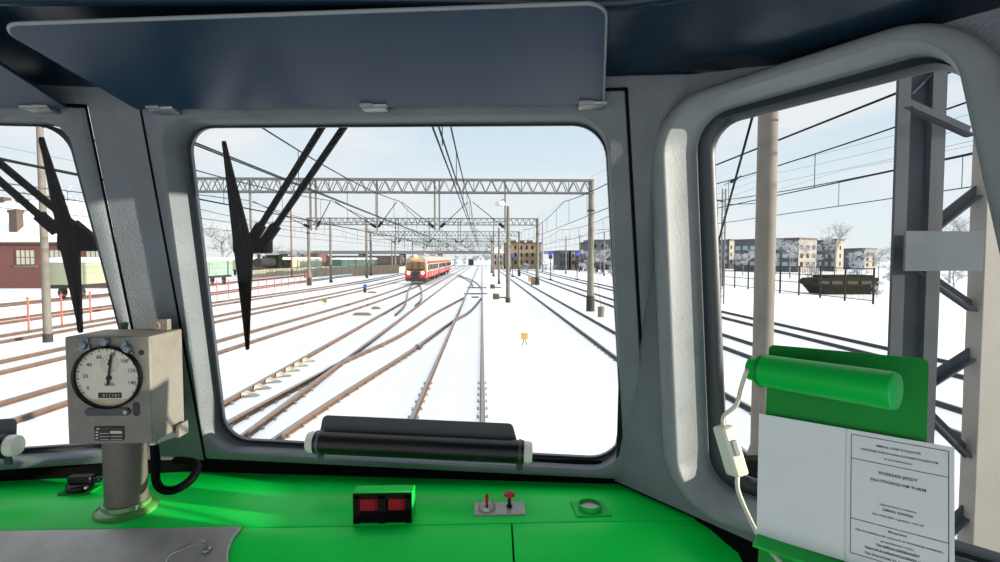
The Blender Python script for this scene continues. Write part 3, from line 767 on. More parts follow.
# ---- tracks
def resample(pts, step):
    pts = [Vector((p[0], p[1], 0)) for p in pts]; sm = smoothp(pts, 14); return sm
def rail_mb(path, clips=None):
    m = MB(); n = len(path)
    prof_ = [(-.06, GZ-.02), (-.06, GZ+.03), (-.018, GZ+.05), (-.018, -.045), (-.036, -.03), (-.036, -.004), (-.03, 0), (.03, 0), (.036, -.004), (.036, -.03), (.018, -.045), (.018, GZ+.05), (.06, GZ+.03), (.06, GZ-.02)]
    rings = []
    for i, p in enumerate(path):
        d = (path[min(i+1, n-1)]-path[max(i-1, 0)]).normalized(); s = Vector((d.y, -d.x, 0))
        rings.append([p+s*a+Vector((0, 0, z)) for a, z in prof_])
    k = len(prof_)
    vs = [v for r in rings for v in r]; b = len(m.v); m.v += vs
    for i in range(n-1):
        for j in range(k):
            m.f.append([i*k+j, i*k+(j+1) % k, (i+1)*k+(j+1) % k, (i+1)*k+j]); m.fm.append(1 if j in (5, 6, 7) else 0)
    m.f.append(list(range(k))); m.f.append([(n-1)*k+j for j in range(k)]); m.fm += [0, 0]
    if clips:
        L = 0; m.m = 2
        for i in range(n-1):
            a, b_ = path[i], path[i+1]; seg = (b_-a).length; d = (b_-a)/max(seg, 1e-6); s = Vector((d.y, -d.x, 0)); t = (-L) % .62
            while t < seg:
                p = a+d*t
                if clips[0] <= p.y <= clips[1]:
                    for sg in (-1, 1):
                        m.box(p+s*sg*.10+Vector((0, 0, GZ+.02)), (.05, .07, .035)); m.box(p+s*sg*.105+Vector((0, 0, GZ+.05)), (.03, .03, .035))
                t += .62
            L += seg
    return m
M_clip = mat('rusty_snowy_clip', 'a39c8e', .8, var=.3, vscale=10)
M_raild = mat('dark_rail_side', '343434', .7, var=.2, vscale=3); 
def track(label, cl, clips=None, dark=False, rails=None):
    cp = smoothp([Vector((p[0], p[1], 0)) for p in cl], 10)
    t = thing('railway_track', cp[len(cp)//3] + Vector((0, 0, GZ)), label, 'track')
    ms = [M_raild if dark else M_rail, M_railtop, M_clip]
    if rails:
        for r in rails: obj('rail', rail_mb(smoothp([Vector((p[0], p[1], 0)) for p in r], 8), clips), ms, t, smooth=0)
        return t
    n = len(cp)
    for sgn in (-1, 1):
        pa = []
        for i, p in enumerate(cp):
            d = (cp[min(i+1, n-1)]-cp[max(i-1, 0)]).normalized(); s = Vector((d.y, -d.x, 0)); pa.append(p+s*sgn*.7525)
        obj('rail', rail_mb(pa, clips), ms, t, smooth=0)
    return t
G2 = lambda l: [gnd(x, y) for x, y in l]
track('straight track directly ahead of the cab', [(CX, 2), (CX, 15), (CX, 40), (CX, 100), (CX, 260)], (4, 15))
t5 = track('straight track first left of the cab track with light rail braces', [(-5.35, 2), (-5.35, 20), (-5.35, 45), (-5.35, 110), (-5.35, 228)], (4, 14))
for k in range(7):
    q = MB(); y = 13.3+k*.74; x = -6.1
    q.hexa([(x+.05, y-.18, GZ), (x+.42, y-.1, GZ), (x+.42, y+.1, GZ), (x+.05, y+.18, GZ), (x+.05, y-.14, -.02), (x+.2, y-.02, GZ+.05), (x+.2, y+.02, GZ+.05), (x+.05, y+.14, -.02)])
    obj('rail_brace', q, M_clip, t5, smooth=0)
dl = G2([(229, 420), (320, 372.5), (340, 361.5), (400, 334), (437, 311), (464, 297)]); dr = G2([(272, 439), (340, 394), (410, 350), (450, 322), (470, 310), (481.5, 297)])
dl = [(-5.9, 4), (-5.5, 7)]+[(p.x, p.y) for p in dl]; dr = [(-4.45, 4), (-4.15, 7)]+[(p.x, p.y) for p in dr]
track('crossover track curving from the left track onto the cab track', dl, (4, 30), rails=[dl, dr])
e1 = G2([(482.5, 292), (481, 287.5), (477, 283), (470, 279), (460, 275.3)]); e2 = G2([(473, 286.5), (471.5, 283), (467, 279.5), (457.5, 275)])
track('short curved track leaving the cab track to the left far ahead', e1, None, rails=[[(p.x, p.y) for p in e1], [(p.x, p.y) for p in e2]])
e3 = G2([(395, 314), (405, 303), (408, 290), (412, 284)]); e4 = G2([(415, 305), (421, 298), (421, 288), (418, 283)])
track('curved connecting track beside the red train', e3, None, rails=[[(p.x, p.y) for p in e3], [(p.x, p.y) for p in e4]])
TR4 = [(-10.75, 2), (-10.65, 11), (-10.2, 21.4), (-8.95, 42.7), (-8.6, 68), (-8.6, 120), (-8.6, 260)]
track('track second left, under the red train', TR4, None)
track('third track to the left of the cab', [(-15.3, 2), (-15.2, 16), (-15.0, 30), (-13.4, 56), (-12.9, 100), (-12.9, 260)], None)
track('fourth track to the left beside the red posts', [(-20.4, 10), (-20.4, 30), (-19.6, 45), (-17.2, 75), (-17, 130), (-17, 260)], None)
track('sidings track just behind the red posts', [(-26, 10), (-26, 60), (-26, 130)], None)
track('sidings track carrying the pale green wagons', [(-35, 10), (-35, 60), (-35, 130)], None)
track('first track right of the cab track', [(5.36, 2), (5.36, 30), (5.36, 100), (5.36, 150)], (4, 25), dark=True)
track('second track right of the cab track', [(10.05, 2), (10.05, 30), (10.05, 100), (10, 152)], None, dark=True)
track('third track right of the cab, along the snow bank', [(14.65, 2), (14.65, 30), (14.65, 100), (14.6, 152)], None, dark=True)

# ---- overhead lines
TRK = [(-20, 'over the fourth track left'), (-15.1, 'over the third track left'), (-10.2, 'over the second track left'), (-5.35, 'over the first track left'), (CX, 'over the cab track'), (5.36, 'over the first track right'), (10.05, 'over the second track right'), (14.65, 'over the third track right')]
GY = [34+33*k for k in range(6)]
def cat_x(x, y):
    if x == -10.2: return -10.4+1.7*min(1, max(0, (y-15)/45))
    if x == -15.1: return -15.1+2.1*min(1, max(0, (y-30)/60))
    if x == -20: return -20.4+3.2*min(1, max(0, (y-30)/60))
    return x
def mess_z(y):
    k = (y-34) % 33/33; return 7.05-.55*4*k*(1-k)
Y0, Y1 = -14, 226
for x, lab in TRK:
    c = thing('overhead_line', (x, 34, 5.5), 'electric overhead wires '+lab, 'overhead wire')
    ye = 152 if x > 4 else Y1; ys = [Y0+(ye-Y0)*k/90 for k in range(91)]
    stag = lambda y: .18*(1 if int((y-34+330)//33) % 2 else -1)*(1-2*abs(((y-34) % 33)/33-.5))*0
    for off in ((-.05, .05) if x in (CX, -5.35, -10.2) else (0,)):
        obj('contact_wire', MB().tube([(cat_x(x, y)+off, y, 5.5) for y in ys], .018, 5), M_wire, c, smooth=0)
    obj('messenger_wire', MB().tube([(cat_x(x, y), y, mess_z(y)) for y in ys], .022, 5), M_wire, c, smooth=0)
    y = Y0+2
    while y < 105:
        obj('dropper', MB().tube([(cat_x(x, y), y, 5.5), (cat_x(x, y), y, mess_z(y))], .011, 5), M_wire, c, smooth=0); y += 5.5
# thin feeder wires out to the right and left
for x, z, lab in ((19, 8.3, 'lower feeder wire high beyond the right tracks'), (19.6, 9.0, 'middle feeder wire high beyond the right tracks'), (20.2, 9.7, 'upper feeder wire high beyond the right tracks'), (24, 9.2, 'lone thin feeder wire above the right fence'), (7.2, 8.7, 'earth wire along the tops of the right gantry columns'), (-22, 8.8, 'earth wire along the left gantry columns')):
    c = thing('feeder_wire', (x, 34, z), lab, 'wire')
    obj('wire', MB().tube([(x, y, z-.4*4*(((y-34) % 33)/33)*(1-((y-34) % 33)/33)) for y in [Y0+(Y1-Y0)*k/80 for k in range(81)]], .007, 4), M_wire, c, smooth=0)

# ---- gantries
XA, XB = -22.0, 7.15
posts = [1.5, -2.75, -3.05, -6.75, -10.65, -11.0, -14.8]
def gantry():
    G = thing('overhead_line_gantry', (XB, 34, GZ), 'nearest lattice gantry spanning the left tracks', 'gantry', 'lattice gantries over the tracks')
    zt_, zb_ = 8.42, 7.6; yw = .3; m = MB()
    for z in (zt_, zb_):
        for s in (-1, 1): m.bar((XA-.2, 34+s*yw, z), (XB+.1, 34+s*yw, z), .09, .09)
    n = 38; st = (XB-XA)/n
    for k in range(n):
        x = XA+k*st
        for s in (-1, 1):
            m.bar((x, 34+s*yw, zb_), (x+st/2, 34+s*yw, zt_), .05, .05); m.bar((x+st/2, 34+s*yw, zt_), (x+st, 34+s*yw, zb_), .05, .05)
        if k % 4 == 0:
            m.bar((x, 34-yw, zt_), (x, 34+yw, zt_), .05, .05); m.bar((x, 34-yw, zb_), (x, 34+yw, zb_), .05, .05); m.bar((x, 34-yw, zt_), (x, 34-yw, zb_), .05, .05)
    obj('lattice_beam', m, M_steel, G, smooth=0)
    for x in (XA, XB):
        m = MB(); m.lathe((x, 34, GZ-.02), [(.27, 0), (.24, 1.1), (.21, 3), (.18, 8.6)], 12); cl = obj('column', m, M_conc, G, smooth=40)
        m = MB(); m.lathe((x, 34, GZ-.02), [(.29, 0), (.27, 1.0), (.25, 1.05)], 12); obj('column_base', m, M_concd, cl)
        m = MB(); m.lathe((x, 34, 6.4), [(.24, 0), (.24, .12)], 12); obj('collar', m, M_concd, cl)
    for x in posts:
        m = MB(); m.bar((x, 34-.06, 5.15), (x, 34-.06, 8.5), .1, .1); m.bar((x, 34+.06, 5.15), (x, 34+.06, 8.5), .05, .1); obj('drop_post', m, M_conc, G, smooth=0)
    for tc, l, r in ((CX, -2.75, 1.5), (-5.35, -6.75, -3.05), (-9.6, -10.65, -6.75), (-14.8, -14.8, -11.0)):
        for x in (l, r):
            if abs(x-tc) < .3: continue
            m = MB(); a = Vector((x, 34, 5.3)); b = Vector((tc+(.15 if x > tc else -.15), 34, 7.0)); m.bar(a, b, .045, .045); d = (b-a).normalized()
            m.tube([a+d*.1, a+d*.5], .09, 8); obj('bracket_arm', m, M_wire, G, smooth=0)
            m = MB(); m.bar((x, 34, 5.75), (tc, 34, 5.62), .03, .03); obj('steady_arm', m, M_wire, G, smooth=0)
    return G
g1_ = gantry()
names = ['nearest lattice gantry, on the column right of centre', 'second lattice gantry from the cab', 'third lattice gantry from the cab', 'fourth lattice gantry from the cab', 'fifth lattice gantry, far ahead', 'farthest lattice gantry, at the end of the yard']
g1_['label'] = names[0]
for k in range(1, 6):
    c = copy_tree(g1_, (0, 33*k, 0)); c['label'] = names[k]
# gantries of the right tracks: single poles with cantilever
def pole(loc, hgt, r0, r1, label, dark=.35, name='concrete_pole', extra=None, m_=None):
    t = thing(name, loc, label, 'pole')
    x, y, z = loc; z -= .03
    m = MB(); m.lathe((x, y, z), [(r0, 0), (r0*.97, .6), (r1, hgt)], 14); obj('shaft', m, m_ or M_conc, t, smooth=40)
    if dark: m = MB(); m.lathe((x, y, z), [(r0*1.12, 0), (r0*1.1, dark), (r0, dark+.04)], 14); obj('base', m, M_concd, t, smooth=40)
    return t
def gp(px, py): p = gnd(px, py, GZ); return (p.x, p.y, GZ)
def hpx(px, py0, py1): y = gnd(px, py0, GZ).y; return (py0-py1)/F*y
# big pole just outside the side window
P1 = Vector((atY(764, 300, 7.7).x, 7.7, GZ))
pl = thing('concrete_pole', P1, 'thick concrete pole close outside the right side window', 'pole')
obj('shaft', MB().lathe(P1-Vector((0, 0, .05)), [(.15, .0), (.146, .7), (.143, 3), (.13, 9.5)], 28), M_conc, pl, smooth=40)
obj('footing', MB().lathe(P1-Vector((0, 0, .05)), [(.2, 0), (.19, .55), (.15, .68)], 28), M_conc, pl, smooth=40)
gw = MB(); gw.tube([(P1.x-.02, 7.82, 6.1), (7.95, 19.6, GZ-.02)], .022, 6)
tag(obj('guy_wire', gw, M_wire, None), 'slanting guy wire beside the thick concrete pole', 'wire')
pole(gp(508, 302.5), hpx(508, 302.5, 206), .18, .12, 'plain concrete pole just right of the cab track')
pole(gp(499, 284), 7.6, .17, .12, 'second concrete pole along the right edge of the cab track')
pole(gp(493.5, 276.5), 8.6, .2, .14, 'third concrete pole along the right edge of the cab track')
pole(gp(491.5, 273), 8.8, .2, .14, 'fourth and most distant pole right of the cab track')
lp_ = pole(gp(48, 342), 9.0, .16, .12, 'concrete lamp post between the left tracks, before the brick house', m_=M_conc)
x, y, z = gp(48, 342)
m = MB(); m.tube(smoothp([(x, y, 8.2), (x, y, 8.55), (x+.15, y, 8.75), (x+.6, y, 8.78)]), .03, 8); obj('lamp_arm', m, M_wire, lp_)
m = MB(); m.box((x+.75, y, 8.76), (.4, .16, .1)); obj('lamp_head', m, M_white, lp_, bevel=.02)
lamp = None
pole(gp(292, 277.5), hpx(292, 277.5, 209), .17, .13, 'brown wooden pole behind the red posts', m_=mat('brown_wood', '6f5a48', .8, var=.2, vscale=3), dark=0)
pole(gp(331, 282.5), hpx(331, 282.5, 218), .2, .14, 'concrete pole left of the wooden fence')
pole(gp(367, 278), hpx(367, 278, 219), .2, .14, 'left one of two poles before the wooden fence')
pole(gp(371, 275.5), hpx(371, 275.5, 233), .26, .2, 'right one of two poles before the wooden fence')
pole(gp(392, 270), hpx(392, 270, 238), .2, .14, 'distant pole left of the red train')
pole(gp(565.8, 274), hpx(565.8, 274, 236), .16, .12, 'thin pole before the dark block right of centre')
pole(gp(579.5, 272), hpx(579.5, 272, 234), .16, .12, 'thin pole just left of the nearest gantry column')
pole(gp(604, 276), hpx(604, 276, 232), .16, .12, 'thin pole right of the nearest gantry column')
pole(gp(542.5, 272), hpx(542.5, 272, 222), .22, .2, 'tall violet chimney-like mast behind the tan building', m_=mat('violet_grey', '8d88a8', .8), dark=0)
# double steel mast in the side window with catenary bracket
x, y, z = gp(722, 304)
ms = thing('lattice_mast', (x, y, GZ), 'twin steel mast with wire bracket left of the thick pole', 'mast')
m = MB(); m.bar((x-.12, y, GZ-.03), (x-.12, y, 8.6), .08, .08); m.bar((x+.12, y, GZ-.03), (x+.12, y, 8.6), .08, .08)
for k in range(14): m.bar((x-.12, y, .3+.6*k), (x+.12, y, .6+.6*k), .03, .03)
obj('shaft', m, M_steel, ms, smooth=0)
m = MB(); m.bar((x, y, 7.4), (x+2.4, y, 7.5), .05, .05); m.tube(smoothp([(x, y, 7.6), (x-.7, y, 7.9), (x-.7, y, 8.8)]), .05, 8); m.bar((x, y, 8.9), (x+1.3, y, 9.6), .05, .05); m.tube([(x+.5, y, 9.1), (x+1.0, y, 9.4)], .11, 8)
obj('bracket', m, M_wire, ms, smooth=0)

# ---- lattice pylon close on the right
YP = 3.9
Q = lambda px, py, d=0: atY(px, py, YP+d)
c1 = Q(917, 260); c2 = Q(985, 260)
py_ = thing('steel_lattice_pylon', (c1.x, YP, GZ), 'grey steel lattice pylon close outside on the right', 'pylon')
def hbeam(cx, cy, w, dpt, t=.02, rot=0):
    m = MB(); R = Matrix.Rotation(rot, 3, 'Z')
    for c, s in (((-w/2, 0), (t, dpt)), ((w/2, 0), (t, dpt)), ((0, 0), (w, t))):
        o = R @ Vector((c[0], c[1], 0)); m.box((cx+o.x, cy+o.y, 4.2), (s[0], s[1], 8.7), R)
    return m
m = MB()
for pa, pb, y0, y1 in ((893, 905.5, -.1, -.075), (904, 929, .08, .1), (927, 941, .02, .1)):
    xa, xb = atY(pa, 260, YP+y0).x, atY(pb, 260, YP+y0).x
    m.box2((xa, YP+y0, GZ-.02), (xb, YP+y1, 8.6))
obj('column', m, M_pyl, py_, smooth=0)
m = MB(); cl_ = atY(983, 300, YP); m.box2((cl_.x, YP, GZ-.02), (cl_.x+.3, YP+.14, 8.6)); obj('column', m, mat('sunlit_grey_post', '7e7b74', .7, var=.08, vscale=4), py_, smooth=0, bevel=.006)  # second column coloured paler than the steel to carry its sunlight
m = MB(); a, b = Q(905, 271, -.22), Q(971, 231, -.22); m.hexa([Vector((x, YP-(.22 if k < .5 else .16)+dy, z)) for z in (a.z, b.z) for x, k, dy in ((a.x, 0, 0), (b.x+.16, 1, 0), (b.x+.16, 1, .02), (a.x, 0, .02))]); obj('batten_plate', m, mat('lighter_grey_steel', '4c5359', .85, var=.1, vscale=4, spec=.1), py_, smooth=0)
for (ax_, ay), (bx, by), dd in (((906, 104), (968, 132), -.05), ((906, 92), (948, 50), .1), ((978, 190), (915, 240), .1), ((912, 266), (970, 306), .1), ((975, 350), (922, 384), .1), ((922, 408), (972, 458), .1), ((975, 500), (922, 552), .1), ((922, 560), (972, 612), .1)):
    m = MB(); m.bar(Q(ax_, ay, dd), Q(bx, by, dd), .02, .085, up=(0, 0, 1)); m.bar(Q(ax_, ay, dd)+Vector((0, -.03, -.035)), Q(bx, by, dd)+Vector((0, -.03, -.035)), .07, .012); obj('diagonal_brace', m, M_pyl, py_, smooth=0)

# ---- red post fence (left)
rf = thing('red_post_fence', (-22, 30, GZ), 'low wire fence with red posts along the left tracks', 'fence')
M_redp = mat('red_post_paint', 'b5604f', .6)
ypos = [21.9+2.0*k for k in range(24)]
for y in ypos:
    m = MB(); m.bar((-22, y, GZ-.03), (-22, y, 1.5), .06, .06); obj('post', m, M_redp, rf, smooth=0)
for z in (.45, .95, 1.42):
    m = MB(); m.tube([(-22, ypos[0], z), (-22, ypos[-1], z)], .012, 5); obj('rail_wire', m, M_redp, rf, smooth=0)
# ---- mesh fence (right)
M_fen = mat('rust_brown_steel', '362e28', .8, spec=.1)
ff = thing('steel_mesh_fence', (29.7, 40, GZ), 'tall brown steel fence on the snow bank to the right', 'fence')
ypos = [38.4+3.1*k for k in range(18)]
for y in ypos:
    m = MB(); m.bar((29.7, y, GZ-.03), (29.7, y, 2.62), .11, .11); obj('post', m, M_fen, ff, smooth=0)
for z in (2.55, 1.85, 1.1, .12):
    m = MB(); m.bar((29.7, ypos[0], z), (29.7, ypos[-1], z), .06, .06); obj('rail', m, M_fen, ff, smooth=0)
m = MB()
y = ypos[0]
while y < ypos[-1]: m.bar((29.7, y, .1), (29.7, y, 2.55), .018, .018); y += .26
obj('mesh_bars', m, M_fen, ff, smooth=0)
m = MB()
for k in range(5): m.bar((29.7+2.6*k, 38.4, GZ-.03), (29.7+2.6*k, 38.4, 2.62), .1, .1)
m.bar((29.7, 38.4, .12), (40, 38.4, .12), .06, .06)
# ---- dark green hull behind the fence
hy = 50.; hA, hB = atY(798, 280, hy+1.3).x, atY(880, 280, hy-1.3).x; hx = hA+(hB-hA)*.5; hs_ = (hB-hA)/8.9
hl = thing('dark_green_barge_hull', (hx, hy, GZ), 'long dark green boat-like hull lying in snow behind the brown fence', 'hull')
M_hull = mat('dark_green_paint', '1a2214', .8, var=.3, vscale=1, spec=.1)
M_hull2 = mat('dark_brown_hull_bottom', '15120f', .8, var=.2, vscale=1, spec=.1)
m = MB(); m.slab([(hx+p*hs_, hy-1.3, p2) for p, p2 in [(-4.5, .95), (-4.0, 1.4), (-.6, 1.55), (4.4, 1.48), (4.4, .7), (-3.9, .7)]], (0, 2.6, 0)); obj('upper_hull', m, M_hull, hl, smooth=0, bevel=.08)
m = MB(); m.slab([(hx+p*hs_, hy-1.25, p2) for p, p2 in [(-3.9, .72), (4.3, .72), (4.3, GZ-.03), (-2.8, GZ-.03)]], (0, 2.5, 0)); obj('lower_hull', m, M_hull2, hl, smooth=0)
for dx in (-3.2, -1.4, .7, 2.6):
    m = MB(); m.box2((hx+dx*hs_-.5, hy-1.36, .85), (hx+dx*hs_+.5, hy-1.28, 1.15)); obj('side_box', m, mat('dull_olive_brown', '3a3026', .7), hl, smooth=0)
for dx in (-1.0, 2.4):
    m = MB(); m.box2((hx+dx*hs_-1.2, hy-1.0, 1.4), (hx+dx*hs_+1.2, hy+1.0, 1.72)); obj('hatch', m, M_hull, hl, bevel=.08)

# ---- buildings
M_brick = mat('red_brick', '6a3a36', .85, var=.25, vscale=2)
def brick_mat():
    nt = M_brick.node_tree; b = nt.nodes['Principled BSDF']
    br = nt.nodes.new('ShaderNodeTexBrick'); br.inputs['Scale'].default_value = 1.6; br.inputs['Color1'].default_value = lin('70403c'); br.inputs['Color2'].default_value = lin('613633'); br.inputs['Mortar'].default_value = lin('75605a'); br.inputs['Mortar Size'].default_value = .012
    tc = nt.nodes.new('ShaderNodeTexCoord'); mp = nt.nodes.new('ShaderNodeMapping'); mp.inputs['Rotation'].default_value = (PI/2, 0, 0)
    nt.links.new(tc.outputs['Object'], mp.inputs[0]); nt.links.new(mp.outputs[0], br.inputs['Vector']); nt.links.new(br.outputs['Color'], b.inputs['Base Color'])
brick_mat()
M_pane = mat('dusty_window', 'b9b4a0', .4); M_dpane = mat('dark_window', '24282c', .8, spec=.1)
M_wfr = mat('window_lead', '4d4a44', .6)
M_tan = mat('tan_plaster', '85745c', .9, var=.1, vscale=.5); M_slate = mat('slate_grey_facade', '474d54', .85, var=.1, vscale=.5); M_beige = mat('beige_facade', '8c847b', .9, var=.06, vscale=.5)
M_brown = mat('brown_roof', '4e423b', .85, var=.1, vscale=.4)
def window_part(par, a, b, frame, pane, nx=3, nz=2, d=.06):
    m = MB(); x0, x1, z0, z1, y = a[0], b[0], a[1], b[1], a[2]
    m.box2((x0, y-d, z0), (x1, y, z1)); o = obj('window', m, pane, par, smooth=0)
    m = MB()
    for k in range(nx+1): xx_ = x0+(x1-x0)*k/nx; m.box2((xx_-.04, y-d-.03, z0), (xx_+.04, y-d+.01, z1))
    for k in range(nz+1): zz = z0+(z1-z0)*k/nz; m.box2((x0-.04, y-d-.03, zz-.04), (x1+.04, y-d+.01, zz+.04))
    obj('window_bars', m, frame, o, smooth=0); return o
# brick house
hy = 62.; hx0, hx1 = -66., -42.
bh = thing('brick_house', (-54, hy+5, GZ), 'red brick house with snow covered roof on the left', 'house')
obj('wall', MB().box2((hx0, hy, GZ-.02), (hx1, hy+12, 5.2)), M_brick, bh, smooth=0)
m = MB(); m.slab([(hx0-.5, hy-.6, 5.15), (hx0-.5, hy+6, 10.6), (hx0-.5, hy+12.6, 5.15)], (hx1-hx0+1, 0, 0)); obj('snowy_roof', m, M_snow, bh, smooth=0)
m = MB(); m.box2((hx0-.5, hy-.65, 5.0), (hx1+.5, hy-.4, 5.2)); obj('gutter', m, M_brown, bh, smooth=0)
for px_, w, z0_, z1_, dy in ((13.5, .9, 5.9, 8.9, .9), (3, .5, 9.2, 10.9, 5.6), (21, .7, 9.4, 10.7, 5.6)):
    cx_ = atY(px_, 240, hy+dy).x; m = MB(); m.box2((cx_-w/2, hy+dy, z0_), (cx_+w/2, hy+dy+.9, z1_)); m.box2((cx_-w/2-.1, hy+dy-.1, z1_-.25), (cx_+w/2+.1, hy+dy+1.0, z1_+.1)); obj('chimney', m, M_brown, bh, smooth=0)
for px in (26, 55, 96, -20):
    c = atY(px, 257, hy); window_part(bh, (c.x-1.05, 2.6, hy), (c.x+1.05, 4.3, hy), M_wfr, M_pane, 4, 2)
    m = MB(); m.box2((c.x-1.3, hy-.14, 2.3), (c.x+1.3, hy+.0, 2.5)); obj('window_sill', m, M_conc, bh, smooth=0)
# generic block
def block(name, label, px0, px1, ptop, Y, depth, m_, rotl=0, roof=None, wins=None, wm=None, side=None, cat='building', base=None):
    a, b = atY(px0, ptop, Y), atY(px1, ptop, Y); t = thing(name, ((a.x+b.x)/2, Y, GZ), label, cat)
    z1 = a.z if a.z > b.z else b.z
    obj('walls', MB().box2((a.x, Y, GZ-.02), (b.x, Y+depth, z1)), m_, t, smooth=0)
    m = MB(); m.box2((a.x-.3, Y-.3, z1), (b.x+.3, Y+depth+.3, z1+.35)); obj('roof', m, roof or M_brown, t, smooth=0)
    if wins:
        nx, nz = wins; w = (b.x-a.x)/nx; h = (z1-1.0)/nz
        for i in range(nx):
            for j in range(nz):
                cx_ = a.x+w*(i+.5); cz = .9+h*(j+.5)
                o = obj('window', MB().box2((cx_-w*.2, Y-.05, cz-h*.26), (cx_+w*.2, Y+.02, cz+h*.26)), wm or M_dpane, t, smooth=0)
    return t, a, b, z1
t, a, b, z1 = block('tan_building', 'tan flat roofed station building right of the track ahead', 507, 541, 243.5, 165, 14, M_tan, wins=(6, 3))
for fx_ in (.2, .45, .7):
    m = MB(); xx_ = a.x+(b.x-a.x)*fx_; m.box2((xx_-.9, 168, z1+.3), (xx_+.9, 170, z1+1.1)); obj('roof_box', m, M_brown, t, smooth=0)
t, a, b, z1 = block('small_house', 'small pale house with snowy roof left of the tan building', 492.5, 503, 253, 160, 8, mat('pale_grey_plaster', 'a39a8a', .9), roof=M_snow, wins=(2, 2))
m = MB(); m.slab([(a.x-.4, 159.6, z1+.2), (b.x+.4, 159.6, z1+.2), ((a.x+b.x)/2, 159.6, z1+1.8)], (0, 9, 0)); obj('snowy_gable', m, M_snow, t, smooth=0)
block('dark_block', 'dark grey flat block left of the nearest gantry column', 560, 569, 251.5, 150, 14, M_slate, roof=M_slate, wins=(3, 2))
block('beige_block', 'beige slab block beside the dark grey one', 571.2, 583, 251.5, 151, 14, M_beige, roof=M_slate, wins=(3, 2))
block('grey_hall', 'large grey hall behind the right gantry column', 591, 640, 242, 175, 20, M_slate, roof=M_slate, wins=(6, 3))
block('violet_hall', 'violet grey upper hall above the large grey one', 590, 640, 240.5, 200, 12, mat('violet_grey_cladding', '77788a', .8), roof=M_slate)
# apartment blocks seen in the side window, turned so that the end walls show
def apartment(label, px0, pxm, px1, ptop, Y, nl, nr, lm=M_slate, rm=M_beige):
    # shaded long face painted dark, px0 to pxm; sunlit end painted pale, to px1
    p0 = atY(px0, 262, Y+14); pm = atY(pxm, 262, Y); p1 = atY(px1, 262, Y+5)
    p0.z = pm.z = p1.z = GZ-.02; z1 = atY(pxm, ptop, Y).z
    p2 = p0+(p1-pm)
    t = thing('apartment_block', pm.copy(), label, 'building')
    up = Vector((0, 0, z1-GZ))
    obj('walls', MB().slab([p0, pm, p1, p2], up), lm, t, smooth=0)
    n_ = (p1-pm).cross(Vector((0, 0, 1))).normalized()
    q = MB(); o = n_*.08; q.slab([pm+o+Vector((0, 0, .02)), p1+o+Vector((0, 0, .02)), p1+Vector((0, 0, .02)), pm+Vector((0, 0, .02))], up); obj('end_wall', q, rm, t, smooth=0)
    q = MB(); q.slab([v+up for v in (p0, pm+o*3, p1+o*3, p2)], (0, 0, .5)); obj('roof_edge', q, M_brown, t, smooth=0)
    nl_ = Vector((0, 0, 1)).cross(p0-pm).normalized()
    if nl_.dot(CAM-pm) < 0: nl_ = -nl_
    for A, B, k, nn_, off in ((p0, pm, nl, nl_, .05), (pm, p1, nr, n_, .12)):
        for i in range(k):
            for j in range(3):
                c = A.lerp(B, (i+.5)/k)+Vector((0, 0, (z1-GZ)*(.25+.26*j))); dd = (B-A).normalized(); q = MB()
                q.slab([c-dd*.7-Vector((0, 0, .55)), c+dd*.7-Vector((0, 0, .55)), c+dd*.7+Vector((0, 0, .55)), c-dd*.7+Vector((0, 0, .55))], nn_*off); obj('window', q, M_dpane if A is pm else mat('pale_window', '8b97a0', .4), t, smooth=0)
apartment('long grey apartment block behind the thick concrete pole', 712, 729, 736, 240.5, 165, 3, 2)
apartment('middle grey apartment block with end wall painted sunlit', 734, 798, 816, 239.5, 125, 8, 3)
apartment('right grey apartment block with narrow end painted sunlit', 812, 836, 843, 240.5, 130, 4, 1)
apartment('low grey block farther right behind frosty trees', 838, 864, 876, 249.5, 150, 3, 2)
# distant viaduct
vb = thing('road_viaduct', (-45, 235, GZ), 'long road viaduct crossing the tracks in the distance', 'bridge')
obj('deck', MB().box2((-95, 232, 5.2), (45, 244, 6.6)), mat('viaduct_grey', '6d7076', .85), vb, smooth=0)
m = MB()
for k in range(71): m.box2((-95+2*k-.04, 232, 6.6), (-95+2*k+.04, 232.1, 8.4))
m.box2((-95, 232, 8.3), (45, 232.1, 8.4)); obj('parapet', m, mat('pale_parapet', 'a4aab0', .8), vb, smooth=0)
for x in (-90, -72, -54, -36, -19, 9, 26, 42):
    m = MB(); m.box2((x-.8, 233, GZ-.02), (x+.8, 243, 5.2)); obj('pier', m, M_conc, vb, smooth=0)
block('long_shed', 'long low brown shed below the viaduct', 285, 400, 256.5, 215, 8, M_brown, roof=M_slate)
block('distant_house', 'brown roofed house behind the far wagons', 290, 318, 254.5, 158, 8, M_brick, roof=M_brown, wins=(4, 1))

# ---- wagons
def wagon(y0, y1, x, m_, label, top=3.0):
    t = thing('goods_wagon', (x, (y0+y1)/2, 0), label, 'wagon')
    obj('body', MB().box2((x-1.35, y0, 1.15), (x+1.35, y1, top)), m_, t, smooth=0, bevel=.05)
    m = MB(); k = 8; vs_ = [(x-1.4*math.cos(PI*j/k), y0-.1, top+.45*math.sin(PI*j/k)) for j in range(k+1)]; m.slab(vs_, (0, y1-y0+.2, 0)); obj('roof', m, M_snow, t, smooth=0)
    obj('underframe', MB().box2((x-1.2, y0+.1, .85), (x+1.2, y1-.1, 1.15)), M_concd, t, smooth=0)
    for yy in (y0+1.3, y1-1.3):
        for s in (-1, 1):
            m = MB(); m.lathe((x+s*.76, yy, .46), [(.46, -.06), (.46, .06)], 16, axis=(1, 0, 0)); obj('wheel', m, M_concd, t)
    m = MB(); m.box2((x+1.36, (y0+y1)/2-.9, 1.3), (x+1.42, (y0+y1)/2+.9, top-.15)); obj('door', m, m_, t, smooth=0)
